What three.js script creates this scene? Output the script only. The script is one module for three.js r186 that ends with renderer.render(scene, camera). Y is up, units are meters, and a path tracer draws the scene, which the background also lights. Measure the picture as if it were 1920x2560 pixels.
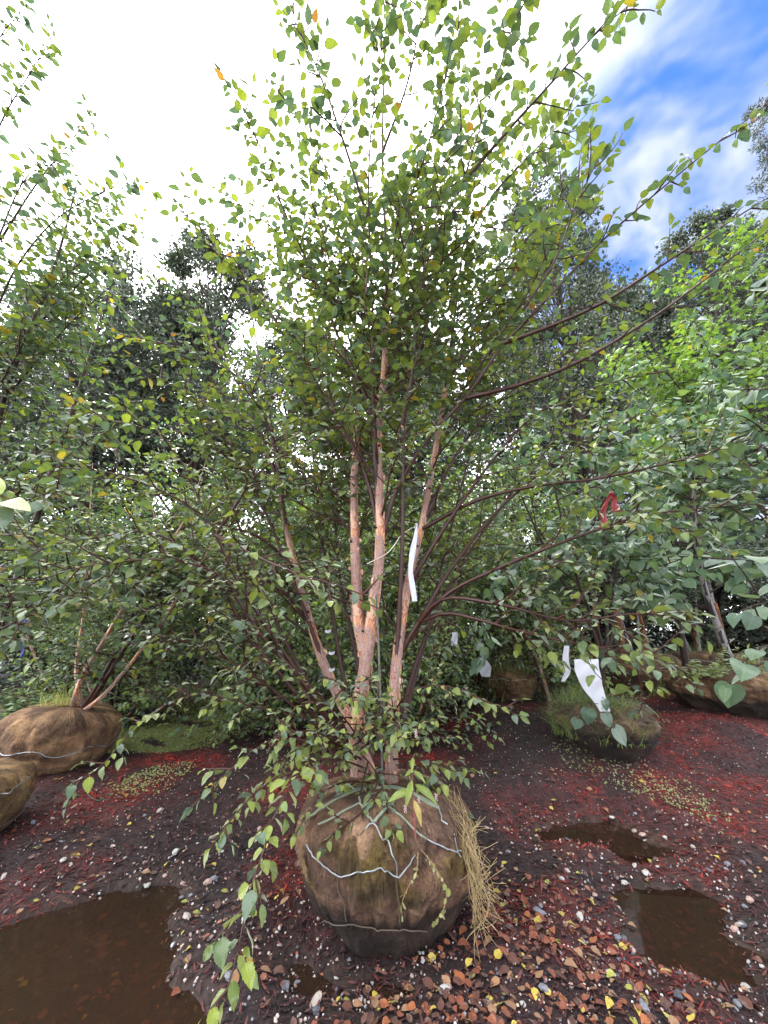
import * as THREE from 'three';
import { mergeGeometries } from 'three/addons/utils/BufferGeometryUtils.js';

// ------------------------------------------------------------------ camera
const F = 961, PITCH = 17 * Math.PI / 180, EYE = new THREE.Vector3(0, 1.45, 0), S = 1920 / 1659;
const scene = new THREE.Scene();
const camera = new THREE.PerspectiveCamera(2 * Math.atan(1280 / F) * 180 / Math.PI, 0.75, 0.05, 600);
camera.position.copy(EYE);
camera.rotation.x = PITCH;
const renderer = new THREE.WebGLRenderer({ antialias: true });
renderer.toneMapping = THREE.LinearToneMapping;
renderer.toneMappingExposure = 2.7;
renderer.shadowMap.enabled = true;
renderer.shadowMap.type = THREE.PCFSoftShadowMap;

// ------------------------------------------------------------------ numbers
function rngOf(seed) { let a = seed >>> 0; return () => { a = (a + 0x6D2B79F5) | 0; let t = Math.imul(a ^ (a >>> 15), 1 | a); t = (t + Math.imul(t ^ (t >>> 7), 61 | t)) ^ t; return ((t ^ (t >>> 14)) >>> 0) / 4294967296; }; }
const lerp = (a, b, t) => a + (b - a) * t, clamp = (x, a = 0, b = 1) => Math.min(b, Math.max(a, x));
const sstep = (a, b, x) => { const t = clamp((x - a) / (b - a)); return t * t * (3 - 2 * t); };
function hash(x, y, z) { let h = Math.imul(x, 374761393) ^ Math.imul(y, 668265263) ^ Math.imul(z, 2147483647 - 1274126177); h = Math.imul(h ^ (h >>> 13), 1274126177); return ((h ^ (h >>> 16)) >>> 0) / 4294967296; }
function vnoise(x, y, s = 0, per = 0) {
  const xi = Math.floor(x), yi = Math.floor(y), fx = x - xi, fy = y - yi, u = fx * fx * (3 - 2 * fx), v = fy * fy * (3 - 2 * fy);
  const w = (a) => (per ? ((a % per) + per) % per : a), x0 = w(xi), x1 = w(xi + 1), y0 = w(yi), y1 = w(yi + 1);
  return lerp(lerp(hash(x0, y0, s), hash(x1, y0, s), u), lerp(hash(x0, y1, s), hash(x1, y1, s), u), v);
}
function fbm(x, y, s = 0, oct = 4, per = 0) { let a = 0, k = 0.5, n = 0; for (let i = 0; i < oct; i++) { a += k * vnoise(x, y, s + i * 17, per); n += k; k *= 0.5; x *= 2; y *= 2; per *= 2; } return a / n; }

function fbmR(x, y, s, oct = 5) { let a = 0, k = 0.5, n = 0; for (let i = 0; i < oct; i++) { a += k * vnoise(x, y, s + i * 17); n += k; k *= 0.52; const q = x * 1.62 - y * 1.21; y = x * 1.21 + y * 1.62 + 7.3; x = q + 3.1; } return a / n; }

// ------------------------------------------------------------------ sky: broken cloud, white over most of it, a blue gap with thin streaks
const SUN = new THREE.Vector3(-0.42, 0.78, -0.46).normalize();
{
  const W = 1536, H = 768, data = new Float32Array(W * H * 4);
  const gap = new THREE.Vector3(1.0, 0.74, -0.62).normalize(), gap2 = new THREE.Vector3(0.25, 0.55, 0.9).normalize(), d = new THREE.Vector3();
  for (let j = 0; j < H; j++) for (let i = 0; i < W; i++) {
    const el = ((j + 0.5) / H - 0.5) * Math.PI, az = ((i + 0.5) / W - 0.5) * 2 * Math.PI;
    d.set(Math.cos(el) * Math.cos(az), Math.sin(el), Math.cos(el) * Math.sin(az));
    const k = 1 / (Math.max(d.y, 0) + 0.42), px = d.x * k, pz = d.z * k, wx = fbmR(px * 5, pz * 5, 51, 3) - 0.5, wz = fbmR(px * 5 + 9, pz * 5, 57, 3) - 0.5;
    const big = fbmR(px * 1.6 + 5, pz * 1.6 + 9, 3, 4), fine = fbmR((px * 0.8 - pz * 0.6) * 9 + wx * 2.2, (px * 0.6 + pz * 0.8) * 5 + wz * 2.2, 41, 6), flock = fbmR(px * 21 + wx * 3, pz * 21 + wz * 3, 77, 5);
    const open = Math.max(sstep(0.76, 0.99, gap.dot(d) + (big - 0.5) * 0.22 + (fine - 0.5) * 0.10), sstep(0.74, 0.99, gap2.dot(d) + (big - 0.5) * 0.3));
    const cover = sstep(0.06, 0.95, 1.1 - open * 1.15 + (fine - 0.5) * 0.5), wisp = sstep(0.34, 0.74, fine * 0.58 + flock * 0.46 + (big - 0.5) * 0.3) * 0.85;
    const low = 1 - clamp(d.y), white = 2.1 + 0.5 * sstep(0.35, 0.7, fine) + 0.3 * (big - 0.5), glow = 0.9 * Math.pow(Math.max(0, d.dot(SUN)), 6);
    const blue = [lerp(0.050, 0.16, low * low * low), lerp(0.135, 0.27, low * low * low), lerp(0.40, 0.45, low)];
    const cl = [white * 0.96 + glow, white * 0.985 + glow, white * 1.02 + glow * 0.95], veil = [0.40, 0.42, 0.445];   // the veil: thin cloud in the blue
    const o = (j * W + i) * 4;
    for (let c = 0; c < 3; c++) data[o + c] = lerp(lerp(blue[c], veil[c], wisp), cl[c], cover * cover);
    data[o + 3] = 1;
  }
  const sky = new THREE.DataTexture(data, W, H, THREE.RGBAFormat, THREE.FloatType);
  sky.mapping = THREE.EquirectangularReflectionMapping; sky.magFilter = THREE.LinearFilter; sky.minFilter = THREE.LinearFilter; sky.wrapS = THREE.RepeatWrapping; sky.needsUpdate = true;
  scene.background = sky; scene.environment = sky;
}
const sun = new THREE.DirectionalLight(new THREE.Color(1, 0.95, 0.86), 1.4);
sun.position.copy(SUN).multiplyScalar(30); sun.castShadow = true; sun.shadow.radius = 22; sun.shadow.mapSize.set(2048, 2048);
Object.assign(sun.shadow.camera, { left: -14, right: 14, top: 14, bottom: -14, near: 1, far: 80 });
scene.add(sun, sun.target);

// ------------------------------------------------------------------ placing helpers (x to the right, f metres forward of the camera)
const V = (x, y, z) => new THREE.Vector3(x, y, z), cP = Math.cos(PITCH), sP = Math.sin(PITCH), UPV = V(0, 1, 0);
function ray(px, py) { const x = (px - 960) / F, y = -(py - 1280) / F; return V(x, y * cP + sP, y * sP - cP); }
function at(x, y, f) { const r = ray(x * S, y * S); return EYE.clone().addScaledVector(r, f / -r.z); }
function project(p) { const x = p.x - EYE.x, y = p.y - EYE.y, z = p.z - EYE.z, yc = y * cP + z * sP, zc = -y * sP + z * cP; return { x: (960 + F * x / -zc) / S, y: (1280 - F * yc / -zc) / S, depth: -zc }; }
function flat(x, y, h = 0) { const r = ray(x * S, y * S), t = (h - EYE.y) / r.y; return EYE.clone().addScaledVector(r, t); }

// ------------------------------------------------------------------ naming
const used = {};
function numbered(n) { const k = used[n] = (used[n] ?? -1) + 1; return k ? `${n}_${String(k).padStart(3, '0')}` : n; }
function tag(o, label, category, group, kind) { o.userData.label = label; o.userData.category = category; if (group) o.userData.group = group; if (kind) o.userData.kind = kind; return o; }
function thing(name, label, category, p = V(0, 0, 0), group) { const g = new THREE.Group(); g.name = numbered(name); g.position.copy(p); scene.add(g); return tag(g, label, category, group); }
function mesh(name, geo, mat, parent) { const m = new THREE.Mesh(geo, mat); m.name = parent ? name : numbered(name); m.castShadow = m.receiveShadow = true; (parent || scene).add(m); return m; }
function structure(m) { m.userData.kind = 'structure'; return m; }

// ------------------------------------------------------------------ textures
function tex(n, fn, srgb = true, m = n) {
  const a = new Uint8Array(n * m * 4);
  for (let j = 0; j < m; j++) for (let i = 0; i < n; i++) { const c = fn(i / n, j / m), o = (j * n + i) * 4; for (let k = 0; k < 3; k++) a[o + k] = clamp(c[k]) * 255; a[o + 3] = 255; }
  const t = new THREE.DataTexture(a, n, m, THREE.RGBAFormat); t.wrapS = t.wrapT = THREE.RepeatWrapping; t.magFilter = THREE.LinearFilter; t.minFilter = THREE.LinearMipmapLinearFilter; t.generateMipmaps = true;
  if (srgb) t.colorSpace = THREE.SRGBColorSpace; t.needsUpdate = true; return t;
}
const mix3 = (a, b, t) => [lerp(a[0], b[0], t), lerp(a[1], b[1], t), lerp(a[2], b[2], t)];
// leaf: pale veins on a slightly mottled blade
function veins(u, v) {
  const x = Math.abs(u - 0.5), mid = Math.exp(-Math.pow(x / 0.022, 2)), w = ((v - x * 0.75) * 8.5 + 100) % 1, side = Math.exp(-Math.pow((w - 0.5) / 0.10, 2)) * 0.75;
  return Math.max(mid, side);
}
const leafMap = tex(256, (u, v) => { const m = 0.80 + 0.16 * fbm(u * 8, v * 8, 5, 3), k = veins(u, v); return [m + 0.16 * k, m + 0.12 * k, m + 0.05 * k]; });
const leafBump = tex(256, (u, v) => { const k = 0.75 - 0.6 * veins(u, v) + 0.15 * fbm(u * 14, v * 14, 8, 2); return [k, k, k]; }, false);
const barkMap = tex(512, (u, v) => {                       // peeling birch bark: salmon layers, cream and grey flakes, dark cross marks
  const a = fbm(u * 6, v * 10, 11, 4, 0) , edge = fbm(u * 9 + a * 2, v * 14 + a * 2, 21, 4);
  const p = (n, s) => fbm(u * n, v * n, s, 4, n);
  const patch = p(7, 30), fl = p(12, 33), big = p(3, 37), grain = vnoise(u * 14, v * 140, 5);
  let c = mix3([0.86, 0.62, 0.47], [0.74, 0.47, 0.35], sstep(0.38, 0.62, patch));
  c = mix3(c, [0.92, 0.80, 0.70], sstep(0.53, 0.58, fl) * 0.85);
  c = mix3(c, [0.66, 0.57, 0.55], sstep(0.48, 0.60, big) * 0.85);
  const crack = Math.abs(fl - 0.5) < 0.012 || Math.abs(patch - 0.52) < 0.008 ? 0.5 : 0;
  c = mix3(c, [0.30, 0.17, 0.14], crack);
  const len = vnoise(u * 18, v * 90, 55) > 0.86 ? 0.4 : 0;
  c = mix3(c, [0.42, 0.27, 0.22], len);
  const g = 0.92 + 0.12 * grain + 0 * edge;
  return [c[0] * g, c[1] * g, c[2] * g];
});
const barkBump = tex(512, (u, v) => { const p = (n, s) => fbm(u * n, v * n, s, 4, n); const k = sstep(0.50, 0.56, p(12, 33)) * 0.5 + sstep(0.40, 0.6, p(7, 30)) * 0.3 + vnoise(u * 14, v * 140, 5) * 0.2; return [k, k, k]; }, false);
const darkBarkMap = tex(256, (u, v) => { const k = fbm(u * 5, v * 5, 71, 5, 5), l = vnoise(u * 12, v * 60, 4) > 0.82 ? 0.18 : 0; const c = mix3([0.55, 0.40, 0.36], [0.95, 0.72, 0.62], k); return [c[0] + l, c[1] + l, c[2] + l]; });
const greyBarkMap = tex(256, (u, v) => { const k = fbm(u * 4, v * 8, 75, 5, 0), b = sstep(0.56, 0.62, fbm(u * 6, v * 5, 76, 4)); return mix3(mix3([0.42, 0.40, 0.40], [0.66, 0.63, 0.62], k), [0.22, 0.20, 0.20], b); });
const burlapMap = tex(1024, (u, v) => {
  const wv = 0.5 + 0.25 * Math.sin(u * 2 * Math.PI * 150 + 2 * vnoise(u * 40, v * 40, 2, 40)) + 0.25 * Math.sin(v * 2 * Math.PI * 150 + 2 * vnoise(u * 40, v * 40, 3, 40));
  const blot = fbm(u * 6, v * 6, 8, 5, 6), fib = vnoise(u * 260, v * 40, 6) * 0.5 + vnoise(u * 40, v * 260, 7) * 0.5, stain = fbm(u * 3, v * 5, 12, 5, 0);
  let c = mix3([0.58, 0.47, 0.39], [0.88, 0.75, 0.62], sstep(0.25, 0.75, blot));
  c = mix3(c, [0.42, 0.33, 0.29], sstep(0.50, 0.66, stain) * 0.7);
  const thread = sstep(0.62, 0.9, vnoise(u * 300, v * 36, 31)) * sstep(0.4, 0.6, fbm(u * 8, v * 8, 33, 3, 8)); c = mix3(c, [0.95, 0.84, 0.72], thread * 0.45);
  const speck = vnoise(u * 120, v * 120, 9, 120), k = 0.70 + 0.18 * wv + 0.16 * fib + 0.22 * (speck - 0.4); return [c[0] * k, c[1] * k, c[2] * k];
});
const burlapBump = tex(1024, (u, v) => { const cr = 1 - Math.abs(fbm(u * 16 + 3 * fbm(u * 5, v * 5, 15, 2, 5), v * 5, 18, 4) - 0.5) * 2, k = 0.12 * (0.5 + 0.25 * Math.sin(u * 2 * Math.PI * 150) + 0.25 * Math.sin(v * 2 * Math.PI * 150)) + 0.42 * fbm(u * 40, v * 40, 19, 3, 40) + 0.46 * Math.pow(cr, 7); return [k, k, k]; }, false);
const soilMap = tex(1024, (u, v) => {
  const a = fbm(u * 10, v * 10, 90, 5, 10), s1 = vnoise(u * 150 + 14 * a, v * 24, 91, 0), s2 = vnoise(u * 24, v * 150 + 14 * a, 92, 0), sp = vnoise(u * 220, v * 220, 93, 220);
  const k = 0.45 + 0.5 * (Math.max(s1, s2) - 0.4) + 0.35 * (a - 0.5) + (sp > 0.93 ? 0.35 : 0); return [k, k * 0.95, k * 0.93];
});
const soilBump = tex(1024, (u, v) => { const a = fbm(u * 10, v * 10, 90, 5, 10), s1 = vnoise(u * 150 + 14 * a, v * 24, 91), s2 = vnoise(u * 24, v * 150 + 14 * a, 92); const k = 0.6 * Math.max(s1, s2) + 0.4 * a; return [k, k, k]; }, false);

// ------------------------------------------------------------------ materials
const C = (r, g, b) => new THREE.Color().setRGB(r, g, b);
const std = (o) => new THREE.MeshStandardMaterial(o);
function leafMat(color, o = {}) { return new THREE.MeshPhysicalMaterial({ color, map: leafMap, bumpMap: leafBump, bumpScale: 0.0012, roughness: 1, transmission: 0.5, thickness: 0, clearcoat: 1, clearcoatRoughness: 0.22, side: THREE.DoubleSide, ...o }); }
const M = {
  bark: std({ map: barkMap, color: C(0.92, 0.84, 0.81), bumpMap: barkBump, bumpScale: 0.004, roughness: 0.8 }),
  dark: std({ map: darkBarkMap, color: C(0.085, 0.040, 0.034), bumpMap: barkBump, bumpScale: 0.001, roughness: 0.45 }),
  twig: std({ map: darkBarkMap, color: C(0.095, 0.042, 0.030), roughness: 0.6 }),
  pale: std({ map: barkMap, color: C(0.95, 0.95, 0.95), bumpMap: barkBump, bumpScale: 0.004, roughness: 0.85 }),
  grey: std({ map: greyBarkMap, bumpMap: barkBump, bumpScale: 0.003, roughness: 0.85 }),
  black: std({ map: darkBarkMap, color: C(0.045, 0.036, 0.034), roughness: 0.7 }),
  wrap: std({ map: burlapMap, color: C(0.50, 0.30, 0.19), bumpMap: burlapBump, bumpScale: 0.004, roughness: 0.95 }),
  burlap: std({ map: burlapMap, bumpMap: burlapBump, bumpScale: 0.014, roughness: 0.93, vertexColors: true }),
  wire: std({ color: C(0.36, 0.38, 0.40), metalness: 0.8, roughness: 0.42 }),
  twine: std({ color: C(0.10, 0.075, 0.055), roughness: 0.95 }),
  rope: std({ color: C(0.24, 0.27, 0.20), roughness: 0.9 }),
  cord: std({ color: C(0.62, 0.56, 0.46), roughness: 0.9 }),
  cloth: std({ color: C(0.58, 0.58, 0.63), roughness: 0.85, side: THREE.DoubleSide }),
  red: std({ color: C(0.26, 0.008, 0.016), roughness: 0.5, side: THREE.DoubleSide }),
  blue: std({ color: C(0.012, 0.018, 0.16), roughness: 0.5, side: THREE.DoubleSide }),
  stake: std({ map: greyBarkMap, color: C(0.62, 0.66, 0.58), roughness: 0.9 }),
  straw: std({ color: C(0.42, 0.31, 0.15), roughness: 0.8 }),
  curl: [C(0.62, 0.38, 0.27), C(0.48, 0.26, 0.19), C(0.70, 0.52, 0.42)].map((c) => std({ color: c, roughness: 0.8, side: THREE.DoubleSide })),
  knot: std({ color: C(0.05, 0.028, 0.025), roughness: 0.9 }),
};

// ------------------------------------------------------------------ geometry gatherer
class Geo {
  constructor() { this.p = []; this.n = []; this.u = []; this.i = []; this.c = null; }
  tube(pts, r, sides = 5, turn = 1, lump = 0, seed = 1) {
    const n = pts.length, base = this.p.length / 3, t = V(), nn = V(), b = V(), q = V(); let len = 0; const side = V();
    nn.set(0.3, 0.1, 1);
    for (let k = 0; k < n; k++) {
      t.copy(pts[Math.min(k + 1, n - 1)]).sub(pts[Math.max(k - 1, 0)]).normalize();
      nn.addScaledVector(t, -nn.dot(t)); if (nn.lengthSq() < 1e-6) nn.set(1, 0.2, 0).addScaledVector(t, -t.x); nn.normalize(); b.crossVectors(t, nn);
      if (k) len += pts[k].distanceTo(pts[k - 1]);
      const rr = typeof r === 'function' ? r(k / (n - 1)) : r;
      for (let s = 0; s <= sides; s++) {
        const a = s / sides * 2 * Math.PI; side.copy(nn).multiplyScalar(Math.cos(a)).addScaledVector(b, Math.sin(a));
        const bump = lump ? 1 + lump * (fbm(Math.cos(a) * 1.4 + 9 + seed, len * 9 + Math.sin(a) * 1.4, 7, 3) - 0.5) * 2 : 1;
        q.copy(pts[k]).addScaledVector(side, rr * bump);
        this.p.push(q.x, q.y, q.z); this.n.push(side.x, side.y, side.z); this.u.push(s / sides * turn, len * 1.6);
      }
    }
    const w = sides + 1;
    for (let k = 0; k < n - 1; k++) for (let s = 0; s < sides; s++) { const a = base + k * w + s; this.i.push(a, a + 1, a + w, a + 1, a + w + 1, a + w); }
    const e = this.p.length / 3, l = pts[n - 1]; this.p.push(l.x, l.y, l.z); this.n.push(t.x, t.y, t.z); this.u.push(0.5, len * 1.6);
    for (let s = 0; s < sides; s++) { const a = base + (n - 1) * w + s; this.i.push(a, a + 1, e); }
    return this;
  }
  build(smooth = false) {
    const g = new THREE.BufferGeometry();
    g.setAttribute('position', new THREE.Float32BufferAttribute(this.p, 3)); g.setAttribute('uv', new THREE.Float32BufferAttribute(this.u, 2)); g.setIndex(this.i);
    if (smooth || this.n.length !== this.p.length) g.computeVertexNormals(); else g.setAttribute('normal', new THREE.Float32BufferAttribute(this.n, 3));
    return g;
  }
}
function curvePts(pts, step) { const c = new THREE.CatmullRomCurve3(pts, false, 'centripetal'); return c.getSpacedPoints(Math.max(3, Math.round(c.getLength() / step))); }
// a leaf blade along +y, facing +z; widths over the length, notched when asked
function bladeGeo({ stations = 12, wide = 0.33, peak = 0.38, tip = 0.88, notch = 0, fold = 0.10, droop = 0.25, roll = 0, stalk = 0.16, seed = 1 }) {
  const g = new Geo(), r = rngOf(seed), wAt = (t) => { const a = t < peak ? Math.sin(Math.PI / 2 * t / peak) ** 0.75 : Math.cos(Math.PI / 2 * (t - peak) / (1 - peak)) ** tip; return Math.max(0, a) * wide; };
  for (let k = 0; k <= stations; k++) {
    const t = k / stations, w0 = wAt(t) * (notch && k && k < stations ? (k % 2 ? 1 + notch : 1 - notch) : 1), y = stalk + t, z = -droop * t * t + 0.02 * Math.sin(t * 9 + seed);
    for (const s of [-1, 0, 1]) { const w = w0 * (1 + (r() - 0.5) * 0.12 * Math.abs(s)), up = Math.abs(s) * w * fold * 3 + roll * w * s + (s ? 0.012 * Math.sin(t * 13 + s * 2 + seed) : 0); g.p.push(s * w, y, z + up); g.u.push(0.5 + s * w / (2 * wide) * 0.96, t); }
    if (k) for (const a of [0, 1]) { const b = (k - 1) * 3 + a; g.i.push(b, b + 1, b + 3, b + 1, b + 4, b + 3); }
  }
  if (stalk) { const b = g.p.length / 3; g.p.push(-0.012, 0, 0.0, 0.012, 0, 0.0, 0.010, stalk + 0.03, 0.004, -0.010, stalk + 0.03, 0.004); g.u.push(0.49, 0, 0.51, 0, 0.51, 0.1, 0.49, 0.1); g.i.push(b, b + 1, b + 2, b, b + 2, b + 3); }
  return g.build(true);
}
// a leaf from a closed outline (points round it, base at 0,0, length 1 along +y), bent like a saddle
function outlineGeo(out, bend = 0.2, fold = 0.15, stalk = 0.3) {
  const g = new Geo(), c = [0, 0.42], ring = (k) => out.map(([x, y]) => [lerp(c[0], x, k), lerp(c[1], y, k)]);
  const put = ([x, y]) => { g.p.push(x, y + stalk, fold * Math.abs(x) - bend * y * y - 0.12 * x * x); g.u.push(0.5 + x * 0.5, clamp(y)); };
  put(c); ring(0.55).forEach(put); out.forEach(put); const n = out.length;
  for (let k = 0; k < n; k++) { const k2 = (k + 1) % n; g.i.push(0, 1 + k, 1 + k2, 1 + k, 1 + n + k, 1 + n + k2, 1 + k, 1 + n + k2, 1 + k2); }
  const b = g.p.length / 3; g.p.push(-0.012, 0, 0, 0.012, 0, 0, 0.012, stalk + 0.06, 0, -0.012, stalk + 0.06, 0); g.u.push(0.5, 0, 0.5, 0, 0.5, 0, 0.5, 0); g.i.push(b, b + 1, b + 2, b, b + 2, b + 3);
  return g.build(true);
}
const mirror = (h) => [...h, ...h.slice(1, -1).reverse().map(([x, y]) => [-x, y])];
const heartHalf = [[0, 0.06], [0.16, -0.05], [0.34, -0.04], [0.48, 0.10], [0.53, 0.30], [0.46, 0.54], [0.30, 0.75], [0.12, 0.90], [0, 1.0]];
const starHalf = [[0, 0], [0.14, 0.06], [0.44, -0.06], [0.36, 0.12], [0.30, 0.22], [0.62, 0.34], [0.44, 0.42], [0.26, 0.46], [0.46, 0.78], [0.26, 0.72], [0.14, 0.64], [0.14, 0.84], [0, 1.0]];
const G = {
  birch: [1, 2, 3].map((k) => bladeGeo({ stations: 13, notch: 0.07, wide: 0.29 + 0.02 * k, droop: [0.18, 0.34, 0.06][k - 1], fold: [0.10, 0.05, 0.16][k - 1], roll: [0, 0.15, -0.1][k - 1], seed: k })),
  plain: [4, 5, 6].map((k) => bladeGeo({ stations: 6, wide: 0.32, droop: [0.2, 0.36, 0.08][k - 4], fold: [0.1, 0.06, 0.15][k - 4], seed: k })),
  tiny: [7, 8].map((k) => bladeGeo({ stations: 4, wide: 0.30, peak: 0.4, droop: [0.2, 0.35][k - 7], fold: 0.12, stalk: 0, seed: k })),
  lance: [bladeGeo({ stations: 10, wide: 0.15, peak: 0.4, tip: 0.9, droop: 0.35, fold: 0.14, stalk: 0.04, seed: 9 })],
  heart: [outlineGeo(mirror(heartHalf), 0.22, 0.12), outlineGeo(mirror(heartHalf), 0.45, 0.22), outlineGeo(mirror(heartHalf), 0.08, 0.06)],
  star: [outlineGeo(mirror(starHalf), 0.15, 0.1), outlineGeo(mirror(starHalf), 0.4, 0.05)],
  round: [outlineGeo(mirror([[0, 0], [0.24, 0.08], [0.42, 0.3], [0.46, 0.55], [0.34, 0.82], [0, 1]]), 0.2, 0.1, 0.2)],
};

// a spray: several small leaves on one twig end, for trees too far off to show single leaves
G.spray = [1, 2, 3].map((k) => { const r = rngOf(900 + k), q = new THREE.Quaternion(), list = []; for (let j = 0; j < 7; j++) { const g = G.tiny[j % 2].clone(), p = V(r() - 0.5, (r() - 0.5) * 0.8, r() - 0.5).multiplyScalar(2.6); q.setFromEuler(new THREE.Euler(-0.9 + (r() - 0.5) * 1.5, r() * 6.28, (r() - 0.5) * 1.2, 'YXZ')); g.applyMatrix4(new THREE.Matrix4().compose(p, q, V(1, 1, 1).multiplyScalar(0.75 + 0.5 * r()))); list.push(g); } return mergeGeometries(list); });

// ------------------------------------------------------------------ leaves
class Leaves {
  constructor(rng) { this.list = []; this.rng = rng; }
  add(p, dir, nrm, size, color) { this.list.push({ p: p.clone(), d: dir.clone().normalize(), n: nrm.clone(), s: size, c: color }); }
}
const mtx = new THREE.Matrix4(), bx = V(), bz = V();
function leafMatrix(l, o) { bz.copy(l.n).addScaledVector(l.d, -l.n.dot(l.d)); if (bz.lengthSq() < 1e-6) bz.set(l.d.y, l.d.z, l.d.x).addScaledVector(l.d, -bz.dot(l.d)); bz.normalize(); bx.crossVectors(l.d, bz); mtx.makeBasis(bx.multiplyScalar(l.s), l.d.clone().multiplyScalar(l.s), bz.multiplyScalar(l.s)); mtx.setPosition(l.p.x - o.x, l.p.y - o.y, l.p.z - o.z); return mtx; }
const instMat = {}, soloMats = {};
function emitLeaves(leaves, parent, geos, { solo = 0, soloGeos = geos, palette, kind = 'birch', foliage = 'foliage', opts = {} }) {
  const o = parent.position, rng = rngOf(leaves.list.length + 3);
  if (solo) { for (const l of leaves.list) { const q = project(l.p); l.q = q.depth > 0.3 && q.x > 0 && q.x < 1659 && q.y > 0 && q.y < 2212 ? l.s / q.depth : 0; } leaves.list.sort((a, b) => b.q - a.q); solo = Math.min(solo, leaves.list.filter((l) => l.q > 0).length); }
  for (let k = 0; k < solo; k++) {
    const l = leaves.list[k], key = kind + l.c;
    const m = mesh('leaf', soloGeos[Math.floor(rng() * soloGeos.length)], soloMats[key] ||= leafMat(C(...palette[l.c]), opts), parent);
    leafMatrix(l, o).decompose(m.position, m.quaternion, m.scale);
  }
  const rest = leaves.list.slice(solo), per = geos.map(() => []); rest.forEach((l) => per[Math.floor(rng() * geos.length)].push(l));
  instMat[kind] ||= leafMat(C(1, 1, 1), opts);
  per.forEach((ls, g) => {
    if (!ls.length) return;
    const im = new THREE.InstancedMesh(geos[g], instMat[kind], ls.length); im.name = foliage; im.castShadow = im.receiveShadow = true; im.userData.kind = 'stuff';
    ls.forEach((l, k) => { im.setMatrixAt(k, leafMatrix(l, o)); const j = 0.8 + 0.4 * rng(), c = palette[l.c]; im.setColorAt(k, C(c[0] * j, c[1] * j, c[2] * j)); });
    parent.add(im);
  });
}
const rv = (rng, s = 1) => V((rng() - 0.5) * 2 * s, (rng() - 0.5) * 2 * s, (rng() - 0.5) * 2 * s);
function pick(rng, weights) { let x = rng() * weights.reduce((a, b) => a + b); for (let k = 0; k < weights.length; k++) if ((x -= weights[k]) < 0) return k; return 0; }
// leaves along a twig, alternating sides
function leafTwig(L, pts, { from = 0.1, gap = 0.045, size = [0.045, 0.075], weights = [1], hang = 0.25, flatness = 1, rnd = 0.5 }) {
  const rng = L.rng; let len = 0, next = 0, total = 0, sgn = rng() < 0.5 ? 1 : -1; for (let k = 1; k < pts.length; k++) total += pts[k].distanceTo(pts[k - 1]);
  next = total * from + rng() * gap;
  for (let k = 1; k < pts.length; k++) {
    const seg = pts[k].distanceTo(pts[k - 1]), t = pts[k].clone().sub(pts[k - 1]).normalize(), lat = V().crossVectors(t, UPV); if (lat.lengthSq() < 0.02) lat.set(rng() - 0.5, 0, rng() - 0.5); lat.normalize();
    while (next <= len + seg) {
      const p = pts[k - 1].clone().lerp(pts[k], (next - len) / seg); sgn = -sgn;
      const d = t.clone().multiplyScalar(0.5).addScaledVector(lat, sgn * 0.8).add(rv(rng, rnd * 0.7)).add(V(0, -hang * (0.3 + rng()), 0));
      L.add(p, d, UPV.clone().multiplyScalar(flatness).add(rv(rng, rnd)), lerp(size[0], size[1], rng() ** 1.7), pick(rng, weights));
      next += gap * (0.7 + 0.6 * rng());
    }
    len += seg;
  }
  const e = pts[pts.length - 1], t = e.clone().sub(pts[pts.length - 2]); L.add(e, t.normalize().add(V(0, -0.3, 0)), UPV.clone().add(rv(rng, rnd)), lerp(size[0], size[1], rng()) * 0.8, pick(rng, weights));
}
function shoot(rng, p, dir, len, { lift = 0, wob = 0.16, n = 6 } = {}) { const pts = [p.clone()], d = dir.clone().normalize(); for (let k = 0; k < n; k++) { d.add(rv(rng, wob)).add(V(0, lift / n, 0)).normalize(); pts.push(pts[k].clone().addScaledVector(d, len / n)); } return pts; }
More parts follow.
